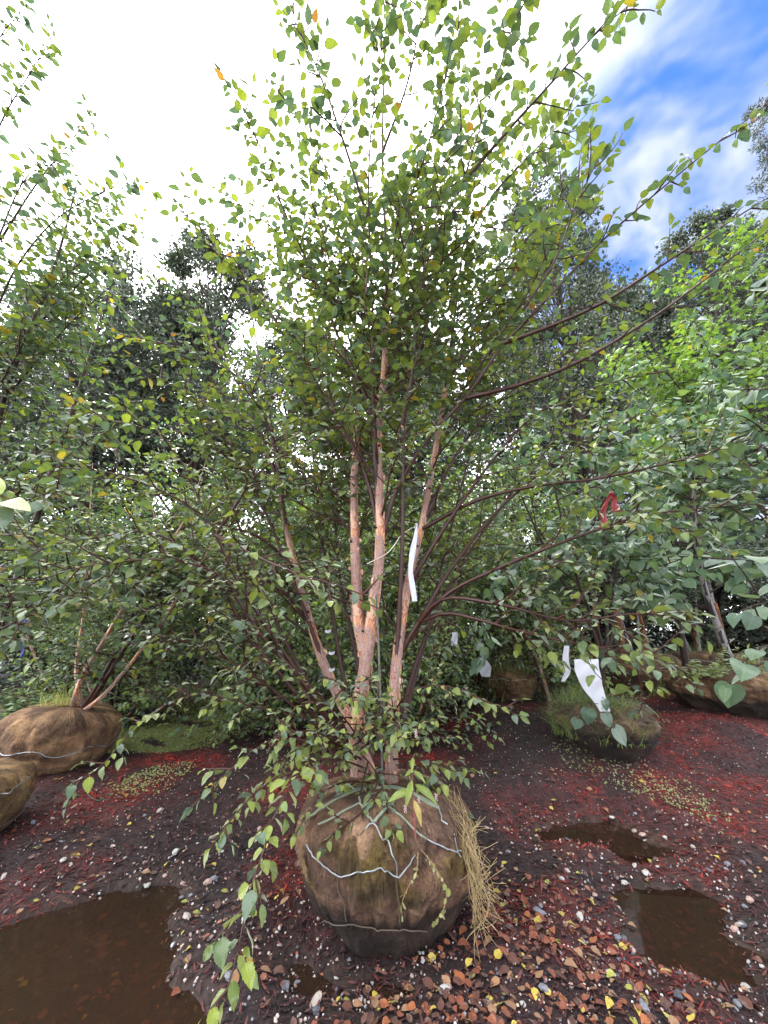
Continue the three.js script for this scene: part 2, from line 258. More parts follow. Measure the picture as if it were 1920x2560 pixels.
// side shoots with leaves along a limb; twigs gathered in one geometry
function clothe(pts, L, T, { start = 0.25, gap = 0.10, len = [0.18, 0.42], angle = 0.9, lift = 0.1, leaf, sub = 0.5, sides = 4, keep = null }) {
  const rng = L.rng; let acc = 0, total = 0; for (let k = 1; k < pts.length; k++) total += pts[k].distanceTo(pts[k - 1]);
  let next = total * start, az = rng() * 6.28;
  for (let k = 1; k < pts.length; k++) {
    const seg = pts[k].distanceTo(pts[k - 1]), t = pts[k].clone().sub(pts[k - 1]).normalize();
    while (next <= acc + seg) {
      const p = pts[k - 1].clone().lerp(pts[k], (next - acc) / seg), f = next / total; az += 2.4 + (rng() - 0.5);
      const a = V(1, 0, 0).cross(t).normalize(), b = V().crossVectors(t, a), out = a.multiplyScalar(Math.cos(az)).addScaledVector(b, Math.sin(az));
      const ang = angle * (0.75 + 0.5 * rng()), d = t.clone().multiplyScalar(Math.cos(ang)).addScaledVector(out, Math.sin(ang));
      const ln = lerp(len[0], len[1], rng()) * lerp(1.15, 0.55, f);
      const s = shoot(rng, p, d, ln, { lift });
      if (!keep || keep(s[s.length - 1])) {
        T.tube(s, (q) => lerp(0.0056, 0.0022, q) * (ln > 0.3 ? 1.2 : 1), sides);
        leafTwig(L, s, leaf);
        if (ln > 0.26) for (let j = 1; j < 6; j++) if (rng() < sub) {
          const q = s[j], td = s[j + 1 > 6 ? 6 : j + 1].clone().sub(s[j - 1]).normalize(), lat = V().crossVectors(td, UPV).normalize().multiplyScalar(rng() < 0.5 ? 1 : -1);
          const s2 = shoot(rng, q, td.multiplyScalar(0.6).addScaledVector(lat, 0.7).add(rv(rng, 0.4)), ln * (0.3 + 0.35 * rng()), { lift: lift * 0.5, n: 4 });
          T.tube(s2, (w) => lerp(0.0030, 0.0018, w), 3); leafTwig(L, s2, leaf);
        }
      }
      next += gap * (0.6 + 0.8 * rng());
    }
    acc += seg;
  }
}
function stem(name, parent, pts, r0, r1, mat, sides = 8, step = 0.06, lump = 0.12) { const o = parent.position, q = curvePts(pts, step).map((p) => p.sub(o)); const g = new Geo().tube(q, (t) => lerp(r0, r1, Math.pow(t, 0.8)), sides, Math.max(1, Math.round(r0 * 2 * Math.PI * 2.2)), lump, r0 * 999); return mesh(name, g.build(sides > 6), mat, parent); }
function twigPart(parent, T, mat, name = 'twigs') { if (!T.p.length) return; const o = parent.position; for (let k = 0; k < T.p.length; k += 3) { T.p[k] -= o.x; T.p[k + 1] -= o.y; T.p[k + 2] -= o.z; } const m = mesh(name, T.build(), mat, parent); m.userData.kind = 'stuff'; return m; }
console.log('base ready');
// ------------------------------------------------------------------ ground
const PUD = [
  [[-150, 2110], [0, 2013], [173, 1936], [372, 1892], [415, 1953], [372, 2013], [346, 2091], [415, 2212], [440, 2330], [-150, 2330]],
  [[1355, 1952], [1395, 1916], [1475, 1920], [1555, 1956], [1619, 2025], [1636, 2104], [1655, 2184], [1595, 2177], [1427, 2116], [1375, 2064], [1346, 2008]],
  [[1138, 1800], [1218, 1780], [1314, 1780], [1395, 1808], [1467, 1840], [1475, 1864], [1414, 1876], [1335, 1860], [1294, 1824], [1234, 1828], [1174, 1836]],
  [[640, 2096], [743, 2120], [864, 2124], [940, 2112], [968, 2160], [864, 2212], [743, 2212], [640, 2160]],
].map((poly) => poly.map(([x, y]) => { const p = flat(x, y); return [p.x, p.z]; }));
function sdPoly(poly, x, z) {
  let d = Infinity, inside = false;
  for (let i = 0, j = poly.length - 1; i < poly.length; j = i++) {
    const [ax, az] = poly[i], [bx_, bz_] = poly[j], ex = bx_ - ax, ez = bz_ - az, wx = x - ax, wz = z - az, t = clamp((wx * ex + wz * ez) / (ex * ex + ez * ez)), qx = wx - ex * t, qz = wz - ez * t;
    d = Math.min(d, qx * qx + qz * qz);
    if ((az > z) !== (bz_ > z) && x < (bx_ - ax) * (z - az) / (bz_ - az) + ax) inside = !inside;
  }
  return (inside ? -1 : 1) * Math.sqrt(d);
}
const PDEPTH = [0.10, 0.10, 0.08, 0.035];
function pudd(x, z) { let s = 9; for (const p of PUD) s = Math.min(s, sdPoly(p, x, z)); return s; }
const near = (x, f) => x > -6 && x < 7 && f > 0.3 && f < 11;
const bumps = [];   // [x, f, radius, height]: heaps of mulch
function height(x, z) {
  const f = -z, rough = near(x, f) ? 1 : 0.3;
  let h = 0.05 + 0.30 * sstep(3.5, 5.2, f) * sstep(0.3, 1.7, x) + 0.10 * sstep(3.2, 4.8, f) + 0.10 * sstep(5.5, 9, f) + 0.5 * sstep(9, 22, f);
  h += (fbm(x * 0.9 + 3, z * 0.9, 61, 3) - 0.5) * 0.09;
  for (const b of bumps) { const q = ((x - b[0]) ** 2 + (f - b[1]) ** 2) / (b[2] * b[2]); if (q < 4) h += b[3] * Math.exp(-q * 1.6); }
  if (f < 5 && x > -4 && x < 4) {
    const wob = (fbm(x * 4.5, z * 4.5, 64, 4) - 0.5) * 0.34, flatz = f < 3.6 ? 1 : 0; let dry = 9;
    PUD.forEach((p, k) => { const s = sdPoly(p, x, z) + wob * (k === 3 ? 0.6 : 1); dry = Math.min(dry, s); });
    if (dry < 0.5) { const shore = 0.030 + 0.35 * Math.max(0, dry) * sstep(0, 0.5, dry); h = lerp(shore, h, sstep(0.05, 0.5, dry)); }
    PUD.forEach((p, k) => { const s = sdPoly(p, x, z) + wob * (k === 3 ? 0.6 : 1); h -= (PDEPTH[k] + 0.02) * sstep(0.06, -0.16, s); });
    h += 0 * flatz;
  }
  h += rough * ((fbm(x * 6, z * 6, 66, 3) - 0.5) * 0.035 + (fbm(x * 26, z * 26, 67, 2) - 0.5) * 0.016);
  return h;
}
function onGround(x, y) { const r = ray(x * S, y * S); let t = 0.8, p = V(); for (let k = 0; k < 900; k++) { p.copy(EYE).addScaledVector(r, t); if (p.y < height(p.x, p.z)) break; t += 0.02; } return p; }
for (const [x, y, r, h] of [[1180, 1475, 0.5, 0.36], [1400, 1500, 0.5, 0.10], [1330, 1700, 0.55, 0.10], [1560, 1600, 0.6, 0.06], [330, 1640, 0.5, 0.05], [1120, 1650, 0.6, 0.05]]) { const p = flat(x, y, 0.3); bumps.push([p.x, -p.z, r, h]); }
// where the mulch is fresh and red, where moss and clover have spread, where leaves have gathered
const zone = (list) => list.map(([x, y, r, k]) => { const p = onGround(x, y); return [p.x, p.z, r, k]; });
const REDZ = zone([[1180, 1450, 0.8, 1], [1150, 1480, 0.6, 0.9], [1210, 1462, 0.75, 1], [1390, 1500, 0.7, 1], [1150, 1440, 0.6, 0.8], [1560, 1600, 0.7, 1], [1650, 1612, 0.8, 1], [1470, 1570, 0.45, 0.9], [960, 1570, 0.5, 0.75], [940, 1640, 0.4, 0.45], [660, 1600, 0.6, 0.6], [330, 1650, 0.45, 0.75], [250, 1715, 0.4, 0.5], [430, 1650, 0.4, 0.7], [1240, 1740, 0.5, 0.4], [15, 1530, 0.6, 0.9], [10, 1640, 0.4, 0.9], [600, 1700, 0.35, 0.5], [1430, 1700, 0.35, 0.6], [1500, 1730, 0.3, 0.6], [580, 1900, 0.3, 0.45], [700, 1650, 0.4, 0.55], [1330, 1590, 0.4, 0.5]]);
const MOSSZ = zone([[390, 1590, 0.6, 1], [460, 1575, 0.5, 1], [320, 1610, 0.4, 0.9], [420, 1560, 0.75, 1], [560, 1540, 0.6, 0.8], [330, 1590, 0.5, 0.9], [480, 1530, 0.7, 1]]);
const LITZ = zone([[1120, 2060, 0.5, 1], [1010, 2160, 0.5, 1], [1180, 2170, 0.5, 0.9], [1080, 1960, 0.35, 0.6], [1260, 2000, 0.3, 0.6], [1310, 2180, 0.4, 0.8], [620, 1960, 0.2, 0.4], [900, 2180, 0.4, 0.7]]);
const inZone = (Z, x, z) => { let k = 0; for (const q of Z) k = Math.max(k, q[3] * Math.exp(-((x - q[0]) ** 2 + (z - q[1]) ** 2) / (q[2] * q[2]) * 1.3)); return k; };
const redness = (x, z) => clamp(inZone(REDZ, x, z) * (0.15 + 1.5 * sstep(0.36, 0.66, fbm(x * 2.6, z * 2.6, 81, 4))) + 0.34 * sstep(0.44, 0.66, fbm(x * 1.7 + 4, z * 1.7, 83, 4)));
{
  const line = (a, b, fine, far) => { const out = [a]; let s = fine; for (let x = a + s; x < far; x += s) { out.push(x); if (x > b) s *= 1.16; } out.push(far); return out; };
  const half = line(0, 3.6, 0.034, 160), xs = [...half.slice(1).reverse().map((v) => -v), ...half], zs = [...line(0, 0.2, 0.1, 40).slice(1).reverse().map((v) => -v), ...line(0, 6.0, 0.034, 200)];
  const g = new Geo(), col = [];
  for (const f of zs) for (const x of xs) {
    g.p.push(x, height(x, -f), -f); g.u.push(x / 1.7, f / 1.7);
    const r = redness(x, -f), m = inZone(MOSSZ, x, -f) * sstep(0.35, 0.6, fbm(x * 4, f * 4, 85, 3)), wet = sstep(0.16, -0.02, f < 5 ? pudd(x, -f) : 9), n = fbm(x * 2, f * 2, 87, 3);
    let c = mix3([0.050, 0.022, 0.022], [0.028, 0.016, 0.019], n); c = mix3(c, [0.22, 0.030, 0.022], r * 0.8); c = mix3(c, [0.13, 0.15, 0.035], m * 0.8); c = mix3(c, [0.060, 0.036, 0.024], wet * 0.8);
    const far = sstep(9, 14, f) + sstep(7, 10, Math.abs(x)); c = mix3(c, [0.035, 0.045, 0.02], clamp(far)); col.push(c[0] * 1.75, c[1] * 1.75, c[2] * 1.75);
  }
  const w = xs.length; for (let j = 0; j < zs.length - 1; j++) for (let i = 0; i < w - 1; i++) { const a = j * w + i; g.i.push(a, a + 1, a + w, a + 1, a + w + 1, a + w); }
  const b = g.build(true); b.setAttribute('color', new THREE.Float32BufferAttribute(col, 3));
  structure(mesh('ground', b, std({ map: soilMap, bumpMap: soilBump, bumpScale: 0.012, vertexColors: true, roughness: 0.85 })));
  console.log('ground', b.attributes.position.count);
}
// puddles: thin brown water lying in the hollows
const WATER = new THREE.MeshPhysicalMaterial({ color: C(0.34, 0.21, 0.145), transmission: 0.94, thickness: 0, roughness: 0.06, ior: 1.33, bumpMap: tex(256, (u, v) => { const k = fbm(u * 5, v * 5, 44, 3, 5); return [k, k, k]; }, false), bumpScale: 0.004 });
['puddle', 'puddle', 'puddle', 'puddle'].forEach((n, k) => {
  const poly = PUD[k], cx = poly.reduce((a, p) => a + p[0], 0) / poly.length, cz = poly.reduce((a, p) => a + p[1], 0) / poly.length;
  const sh = new THREE.Shape(poly.map(([x, z]) => { const d = Math.hypot(x - cx, z - cz), e = (d + 0.34) / d; return new THREE.Vector2(cx + (x - cx) * e, -(cz + (z - cz) * e)); }));
  const g = new THREE.ShapeGeometry(sh); g.rotateX(-Math.PI / 2);
  const m = structure(mesh(n, g, WATER)); m.position.y = 0.004;
  m.userData.label = ['large brown puddle filling the front left corner', 'oval brown puddle near the right edge with leaves under it', 'narrow slanting puddle under the mulch bank', 'shallow leafy puddle in front of the middle root ball'][k];
});
// splinters of shredded bark
function chipGeo(seed) { const r = rngOf(seed), g = new Geo(), n = 5; for (let k = 0; k < n; k++) { const t = k / (n - 1), w = 0.09 * Math.sin(Math.PI * (0.12 + 0.76 * t)) * (0.8 + 0.5 * r()), h = 0.035 * (0.6 + 0.6 * r()), bend = 0.10 * Math.sin(t * 3 + seed), x = t - 0.5; for (const [a, b] of [[-w, 0], [0, h], [w, 0], [0, -h]]) { g.p.push(x, b + bend, a + bend * 0.5); g.u.push(t, 0.5); } if (k) for (let s = 0; s < 4; s++) { const a = (k - 1) * 4 + s, b = (k - 1) * 4 + (s + 1) % 4; g.i.push(a, b, a + 4, b, b + 4, a + 4); } } g.i.push(0, 2, 1, 0, 3, 2, 16, 17, 18, 16, 18, 19); return g.build(true).toNonIndexed(); }
function pebbleGeo(seed, detail = 1) { const g = new THREE.IcosahedronGeometry(1, detail), p = g.attributes.position; const v = V(); for (let k = 0; k < p.count; k++) { v.fromBufferAttribute(p, k); const key = (a) => Math.round(a * 1000), q = 0.74 + 0.42 * hash(key(v.x), key(v.y) + seed * 7, key(v.z)) + 0.22 * Math.sin(v.x * 2.1 + seed) * Math.cos(v.y * 1.7 + seed * 2); p.setXYZ(k, v.x * q, v.y * q * 0.55, v.z * q * 0.78); } g.computeVertexNormals(); return g; }
function scatter(name, label, category, geos, mat, count, seed, place, colorOf) {
  const rng = rngOf(seed), per = geos.map(() => []);
  let tries = 0; for (let k = 0; k < count && tries < count * 6; tries++) { const m = place(rng); if (!m) continue; per[k % geos.length].push(m); k++; }
  const root = thing(name, label, category); root.userData.kind = 'stuff';
  per.forEach((list, g) => { if (!list.length) return; const im = new THREE.InstancedMesh(geos[g], mat, list.length); im.name = name + '_layer'; im.userData.kind = 'stuff'; im.castShadow = im.receiveShadow = true; const mt = new THREE.Matrix4(), q = new THREE.Quaternion(); list.forEach((o, k) => { q.setFromEuler(o.e); mt.compose(o.p, q, o.s); im.setMatrixAt(k, mt); im.setColorAt(k, colorOf(o, rng)); }); root.add(im); });
  return root;
}
const spot = (rng, f0, f1, pw) => { const f = lerp(f0, f1, rng() ** pw), x = (rng() * 2 - 1) * (0.35 + 1.15 * f); return [x, f]; };
scatter('mulch', 'dark and red shredded bark mulch covering the ground', 'mulch', [1, 2, 3, 4].map(chipGeo), std({ color: C(1, 1, 1), roughness: 0.9 }), 115000, 501, (rng) => {
  const [x, f] = spot(rng, 0.9, 9, 1.25), z = -f, h = height(x, z); if (h < -0.012 && rng() < 0.9) return null;
  const r = redness(x, z), l = lerp(0.012, 0.055, rng() ** 2.2) * (1 + 0.35 * r);
  return { p: V(x, h + 0.003 + rng() * 0.008, z), e: new THREE.Euler((rng() - 0.5) * 0.8, rng() * 6.28, (rng() - 0.5) * 0.55), s: V(l, l * lerp(0.6, 1.3, rng()), l * lerp(0.4, 1.5, rng())), r };
}, (o, rng) => { const q = rng(), dark = mix3([0.016, 0.008, 0.011], [0.13, 0.040, 0.034], q * q * q), red = mix3([0.11, 0.010, 0.009], [0.56, 0.050, 0.028], rng() ** 1.4); const c = mix3(dark, red, clamp(o.r * 1.15 + (rng() - 0.5) * 0.35 * (o.r > 0.08 ? 1 : 0.3))); return C(...c); });
const PEB = [[0.46, 0.43, 0.42], [0.42, 0.36, 0.31], [0.20, 0.20, 0.22], [0.10, 0.10, 0.12], [0.50, 0.38, 0.30], [0.32, 0.22, 0.19]];
scatter('gravel', 'small mixed gravel sprinkled through the mulch', 'gravel', [1, 2, 3].map((k) => pebbleGeo(k, 0)), std({ color: C(1, 1, 1), roughness: 0.5 }), 15000, 502, (rng) => {
  const [x, f] = spot(rng, 0.9, 7, 1.15), z = -f, h = height(x, z), s = pudd(x, z); if (h < -0.02 || (fbm(x * 2.2, z * 2.2, 88, 3) < 0.42 && rng() < 0.7)) return null;
  const r = lerp(0.002, 0.0075, rng() ** 2) * (s < 0.25 ? 1.25 : 1); return { p: V(x, h + 0.008 + r * 0.5, z), e: new THREE.Euler(rng(), rng() * 6.28, rng()), s: V(r, r, r) };
}, (o, rng) => { const c = PEB[pick(rng, [2, 3, 3, 3, 2, 3])], k = 0.75 + 0.5 * rng(); return C(c[0] * k, c[1] * k, c[2] * k); });
console.log('mulch');

// strips of bark that stand off and roll back
const curls = [1, 2, 3].map((k) => { const g = new Geo(), n = 6; for (let j = 0; j <= n; j++) { const a = j / n * (1.6 + 0.5 * k), R = 0.55 / (1 + 0.15 * j); for (const y of [-0.5, 0, 0.5]) { g.p.push(-0.5 + Math.sin(a) * R + 0.12 * Math.sin(y * 5 + j + k), y * (1 - 0.08 * j) + 0.1 * Math.sin(j * 2 + k), (1 - Math.cos(a)) * R); g.u.push(j / n, y); } if (j) for (const q of [0, 1]) { const b = (j - 1) * 3 + q; g.i.push(b, b + 3, b + 1, b + 1, b + 3, b + 4); } } return g.build(true); });
// ------------------------------------------------------------------ root balls wrapped in burlap
// returns surf(theta, v): a point on the wrapped ball in the ball's own axes (theta 0 faces the camera)
function ballSurface({ r, h, seed, squash = 1, fold = 0.015, grooves = [] }) {
  const pr = rngOf(seed * 77 + 5), pleats = Array.from({ length: 15 }, () => [pr() * 6.28, 0.035 + 0.05 * pr(), 0.012 + 0.016 * pr(), 0.15 + 0.5 * pr(), (pr() - 0.5) * 1.2]);   // angle, width, height, where it starts, slant
  return (th, v, out = V(), taut = false) => {
    const a = v < 0.5 ? lerp(0.70, 1, Math.sin(Math.PI * v)) : Math.pow(Math.max(0, 1 - Math.pow((v - 0.5) / 0.5, 2.3)), 0.62), y = h * (v < 0.5 ? v * 0.98 : 0.49 + 0.51 * Math.pow(Math.sin((v - 0.5) * Math.PI), 0.92));
    const cx = Math.cos(th), sx = Math.sin(th);
    let q = 1 + 0.14 * (fbm(cx * 1.6 + seed, sx * 1.6 + v * 1.5, 201 + seed, 3) - 0.5) * 2;
    const ridge = 1 - Math.abs(fbm(cx * 3.2 + 7 + v * 1.9, sx * 3.2 + seed - v * 1.3, 203 + seed, 4) - 0.5) * 2, ridge2 = 1 - Math.abs(fbm(cx * 8 + v * 3.6, sx * 8 + seed * 3 + v * 2.5, 205, 3) - 0.5) * 2;
    const ridge3 = 1 - Math.abs(fbm(cx * 21 + v * 1.2 + 3, sx * 21 + seed * 5 + v, 209, 2) - 0.5) * 2;
    q += fold / r * (2.4 * Math.pow(ridge, 6) + 1.3 * Math.pow(ridge2, 5) + 0.7 * Math.pow(ridge3, 5)) * (0.45 + sstep(0.25, 0.85, v)) * (taut ? 0.6 : 1) - fold / r * (taut ? 0 : 1);
    if (!taut) for (const [g, w] of grooves) { let d = Math.abs(((th - g + 9 * Math.PI) % (2 * Math.PI)) - Math.PI); q -= 0.014 * Math.exp(-d * d / (w * w)); }
    if (!taut) for (const [pa, pw, ph, pv, sl] of pleats) { let d = ((th - pa - sl * (v - 0.8) + 9 * Math.PI + 12.566) % (2 * Math.PI)) - Math.PI; const w = d > 0 ? pw * 2.2 : pw * 0.45; q += ph / r * Math.exp(-d * d / (w * w)) * sstep(pv, pv + 0.2, v) * (1 - 0.5 * sstep(0.85, 1, v)); }
    const lump = (fbm(th * 2 + seed, v * 5, 207, 3) - 0.5) * 0.03;
    const R = r * a * q + lump * a;
    return out.set(sx * R, y * (1 + lump) , cx * R * squash);
  };
}
function rootBall(tree, o) {
  const surf = ballSurface(o), nt = o.nt || 120, nv = o.nv || 60, g = new Geo(), col = [], p = V(), base = o.at.clone().sub(tree.position);
  for (let j = 0; j <= nv; j++) for (let i = 0; i <= nt; i++) {
    const th = Math.PI + i / nt * 2 * Math.PI, v = j / nv; surf(th, v, p); g.p.push(p.x, p.y, p.z); g.u.push(i / nt * 3, v * 1.1);
    const n = fbm(Math.sin(th) * 3 + 5, Math.cos(th) * 3 + v * 4, 211 + o.seed, 4), n2 = fbm(th * 5, v * 9, 213 + o.seed, 4);
    let c = mix3(o.tone || [0.50, 0.42, 0.36], [(o.tone || [0.5])[0] * 0.72, (o.tone || [0, 0.42])[1] * 0.68, (o.tone || [0, 0, 0.36])[2] * 0.66], sstep(0.42, 0.66, n2));
    c = mix3(c, [0.24, 0.23, 0.08], (o.moss ?? 0.4) * sstep(0.48, 0.66, n));
    if (o.wet) c = mix3(c, [0.050, 0.037, 0.034], sstep(o.wet + 0.03, o.wet - 0.03, p.y + (n2 - 0.5) * 0.09 + (fbm(th * 14, v * 3, 215, 3) - 0.5) * 0.06) * 0.96);
    for (const [mt, mv, mr] of o.mossAt || []) { const d = Math.hypot((th > Math.PI ? th - 2 * Math.PI : th) - mt, (v - mv) * 2.2); c = mix3(c, [0.185, 0.17, 0.05], 0.85 * sstep(mr, mr * 0.4, d + (n2 - 0.5) * 0.5)); }
    col.push(...c);
  }
  for (let j = 0; j < nv; j++) for (let i = 0; i < nt; i++) { const a = j * (nt + 1) + i; g.i.push(a, a + 1, a + nt + 1, a + 1, a + nt + 2, a + nt + 1); }
  const b = g.build(true); b.setAttribute('color', new THREE.Float32BufferAttribute(col, 3));
  const m = mesh('root_ball', b, M.burlap, tree); m.position.copy(base); if (o.turn) m.rotation.set(...o.turn);
  m.userData.surf = surf; if (o.label) m.userData.label = o.label;
  return m;
}
const outer = (surf, q) => { const a = surf(q.x, q.y), b = surf(q.x, q.y, V(), true); return a.x * a.x + a.z * a.z > b.x * b.x + b.z * b.z ? a : b; };   // taut lines ride over the folds
function onBall(ball, list, lift, r, mat, name, sides = 6) { const surf = ball.userData.surf, pts = curvePts(list.map(([t, v]) => V(t, v, 0)), 0.03).map((q) => outer(surf, q)); const out = pts.map((p) => { const n = V(p.x, Math.max(0, (p.y - 0.28)) * 0.9, p.z).normalize(); return p.clone().addScaledVector(n, lift); }); return mesh(name, new Geo().tube(out, r, sides).build(), mat, ball); }
// wires of the basket: two rings joined by a zigzag, and twine down the sides
function basket(ball, { ring = 0.62, low = 0.3, n = 7, seed = 1, from = -2.2, to = 2.2, top = 0.86 }) {
  const rng = rngOf(seed), w = []; for (let k = 0; k <= 14; k++) { const t = lerp(from, to, k / 14); w.push([t, ring + 0.03 * Math.sin(t * n) + (rng() - 0.5) * 0.02]); }
  onBall(ball, w, 0.006, 0.0042, M.wire, 'wire');
  for (let k = 0; k < n; k++) { const t = lerp(from, to, (k + 0.5) / n) + (rng() - 0.5) * 0.1; onBall(ball, [[t, 0.12], [t + 0.02, 0.35], [t - 0.02, ring], [t + 0.05, top]], 0.003, 0.0032, M.twine, 'twine', 4); }
  const lw = []; for (let k = 0; k <= 10; k++) { const t = lerp(from, to, k / 10); lw.push([t, low + (rng() - 0.5) * 0.02]); } onBall(ball, lw, 0.003, 0.003, M.twine, 'twine', 4);
}

// ------------------------------------------------------------------ the birch in the middle
const BIRCH = [[0.189, 0.277, 0.04], [0.13, 0.212, 0.054], [0.271, 0.348, 0.035], [0.112, 0.195, 0.094], [0.46, 0.37, 0.025], [0.45, 0.22, 0.03], [0.354, 0.448, 0.035]];
const BW = [5, 4, 3, 3, 0.22, 0.05, 0.3];
const P = (list) => list.map(([x, y, f]) => at(x, y, f));
const PM = (list) => list.map(([x, y, f]) => at(x, y, f * lerp(0.80, 1, sstep(-50, 700, y))));   // the crown leans a little over the viewer
function limbs(list) { return list; }
const birch = thing('birch_tree', 'tall multi-stem birch with peeling salmon bark rising from the mossy burlap ball in the middle', 'birch tree', V(0, 0.0, -2.6));
let mainBall;
{
  const grooves = [[-0.62, 0.05], [0.27, 0.05], [0.9, 0.07], [-1.2, 0.07], [1.45, 0.06]];
  mainBall = rootBall(birch, { r: 0.465, h: 0.60, seed: 3, at: V(0, 0.0, -2.6), nt: 360, nv: 170, grooves, wet: 0.23, moss: 0.12, tone: [0.51, 0.43, 0.385], mossAt: [[-0.1, 0.56, 0.36], [-0.35, 0.62, 0.28], [0.25, 0.52, 0.22], [0.1, 0.68, 0.25], [0.75, 0.6, 0.25], [-1.0, 0.5, 0.3]] });
  // find where a picture point falls on the ball, to lay wire and rope over it
  const surf = mainBall.userData.surf, tab = []; for (let a = -1.75; a <= 1.75; a += 0.025) for (let v = 0.05; v < 0.99; v += 0.01) { const p = surf(a, v).add(V(0, 0, -2.6)); const q = project(p); tab.push([a, v, q.x, q.y, q.depth]); }
  const hit = ([zx, zy]) => { const x = 587.6 + 0.3021 * zx, y = 1624.5 + 0.3021 * zy; let best = null, bd = 1e9; for (const t of tab) { const d = (t[2] - x) ** 2 + (t[3] - y) ** 2 + t[4] * 60; if (d < bd) { bd = d; best = t; } } return [best[0], best[1]]; };
  const wireOf = (l) => onBall(mainBall, l.map(hit), 0.012, 0.0036, M.wire, 'wire');
  wireOf([[270, 660], [320, 740], [400, 820], [490, 865], [560, 870], [700, 855], [800, 862], [890, 880], [960, 810], [1030, 735]]);
  wireOf([[890, 880], [893, 800], [860, 720], [835, 635], [795, 640], [770, 580], [750, 530], [720, 515], [690, 525], [670, 550]]);
  wireOf([[1110, 625], [1180, 665], [1300, 705], [1340, 700]]); wireOf([[1285, 580], [1315, 700], [1325, 755]]); wireOf([[1185, 410], [1215, 500], [1240, 525]]); wireOf([[268, 470], [235, 540], [200, 610]]);
  const twineOf = (l) => onBall(mainBall, l.map(hit), 0.003, 0.0028, M.twine, 'twine', 5);
  twineOf([[890, 880], [896, 980], [905, 1080], [905, 1220]]); twineOf([[495, 865], [492, 960], [515, 1050], [540, 1200]]); twineOf([[370, 1210], [450, 1220], [580, 1230], [750, 1260], [920, 1265], [1100, 1270]]); twineOf([[495, 865], [510, 760], [560, 660], [660, 560]]);
  // rope: three strands laid round one another
  const ropeOf = (l, r = 0.0045) => { const uv = l.map(hit), pts = curvePts(curvePts(uv.map(([t, v]) => V(t, v, 0)), 0.03).map((q) => outer(surf, q)), 0.008), g = new Geo(); const lift = pts.map((p) => p.clone().addScaledVector(V(p.x, Math.max(0.05, p.y - 0.25), p.z).normalize(), r * 1.6));
    for (let s = 0; s < 3; s++) { const q = lift.map((p, k) => { const t = lift[Math.min(k + 1, lift.length - 1)].clone().sub(lift[Math.max(0, k - 1)]).normalize(), a = V().crossVectors(t, UPV).normalize(), b = V().crossVectors(t, a), w = k * 0.008 * 150 + s * 2.094; return p.clone().addScaledVector(a, Math.cos(w) * r * 0.62).addScaledVector(b, Math.sin(w) * r * 0.62); }); g.tube(q, r * 0.62, 5); } return mesh('rope', g.build(), M.rope, mainBall); };
  ropeOf([[330, 520], [440, 470], [540, 415], [640, 365]]); ropeOf([[620, 330], [680, 420], [735, 515]]); ropeOf([[735, 510], [790, 450], [830, 390], [870, 330]], 0.007); ropeOf([[780, 380], [900, 450], [1000, 540], [1100, 620]]);
  ropeOf([[270, 480], [340, 420], [450, 350], [600, 290], [800, 265], [1000, 300], [1100, 350], [1180, 400]], 0.005); ropeOf([[450, 330], [600, 275], [750, 255], [900, 260], [1000, 285]], 0.005); ropeOf([[1010, 310], [1060, 345], [1110, 375], [1190, 412]], 0.008); ropeOf([[870, 330], [940, 300], [1000, 280]], 0.007);

  const rng = rngOf(11), L = new Leaves(rng), T = new Geo();
  const trunks = [
    ['A', [[778, 1700, 2.74], [772, 1600, 2.72], [774, 1530, 2.72], [790, 1430, 2.70], [775, 1340, 2.72], [768, 1200, 2.75], [765, 1050, 2.78], [772, 900, 2.8], [785, 740, 2.85], [790, 600, 2.9], [800, 450, 2.9]], 0.056, 0.012],
    ['B', [[786, 1470, 2.71], [803, 1330, 2.67], [820, 1200, 2.63], [820, 1080, 2.6], [816, 960, 2.6], [828, 820, 2.58], [836, 660, 2.55], [832, 500, 2.5], [826, 330, 2.4], [830, 150, 2.25], [836, -30, 2.1]], 0.046, 0.006],
    ['C', [[845, 1715, 2.60], [848, 1560, 2.64], [858, 1420, 2.68], [880, 1270, 2.72], [912, 1130, 2.78], [938, 985, 2.82], [962, 840, 2.85], [985, 660, 2.85], [1008, 480, 2.8], [1040, 300, 2.7]], 0.042, 0.009],
    ['D', [[805, 1680, 2.82], [750, 1545, 2.9], [706, 1450, 2.95], [670, 1345, 3.0], [640, 1230, 3.05], [618, 1140, 3.08], [602, 1040, 3.1], [586, 920, 3.12], [566, 820, 3.15], [548, 700, 3.15], [530, 590, 3.1]], 0.043, 0.009],
  ];
  const stems = [];
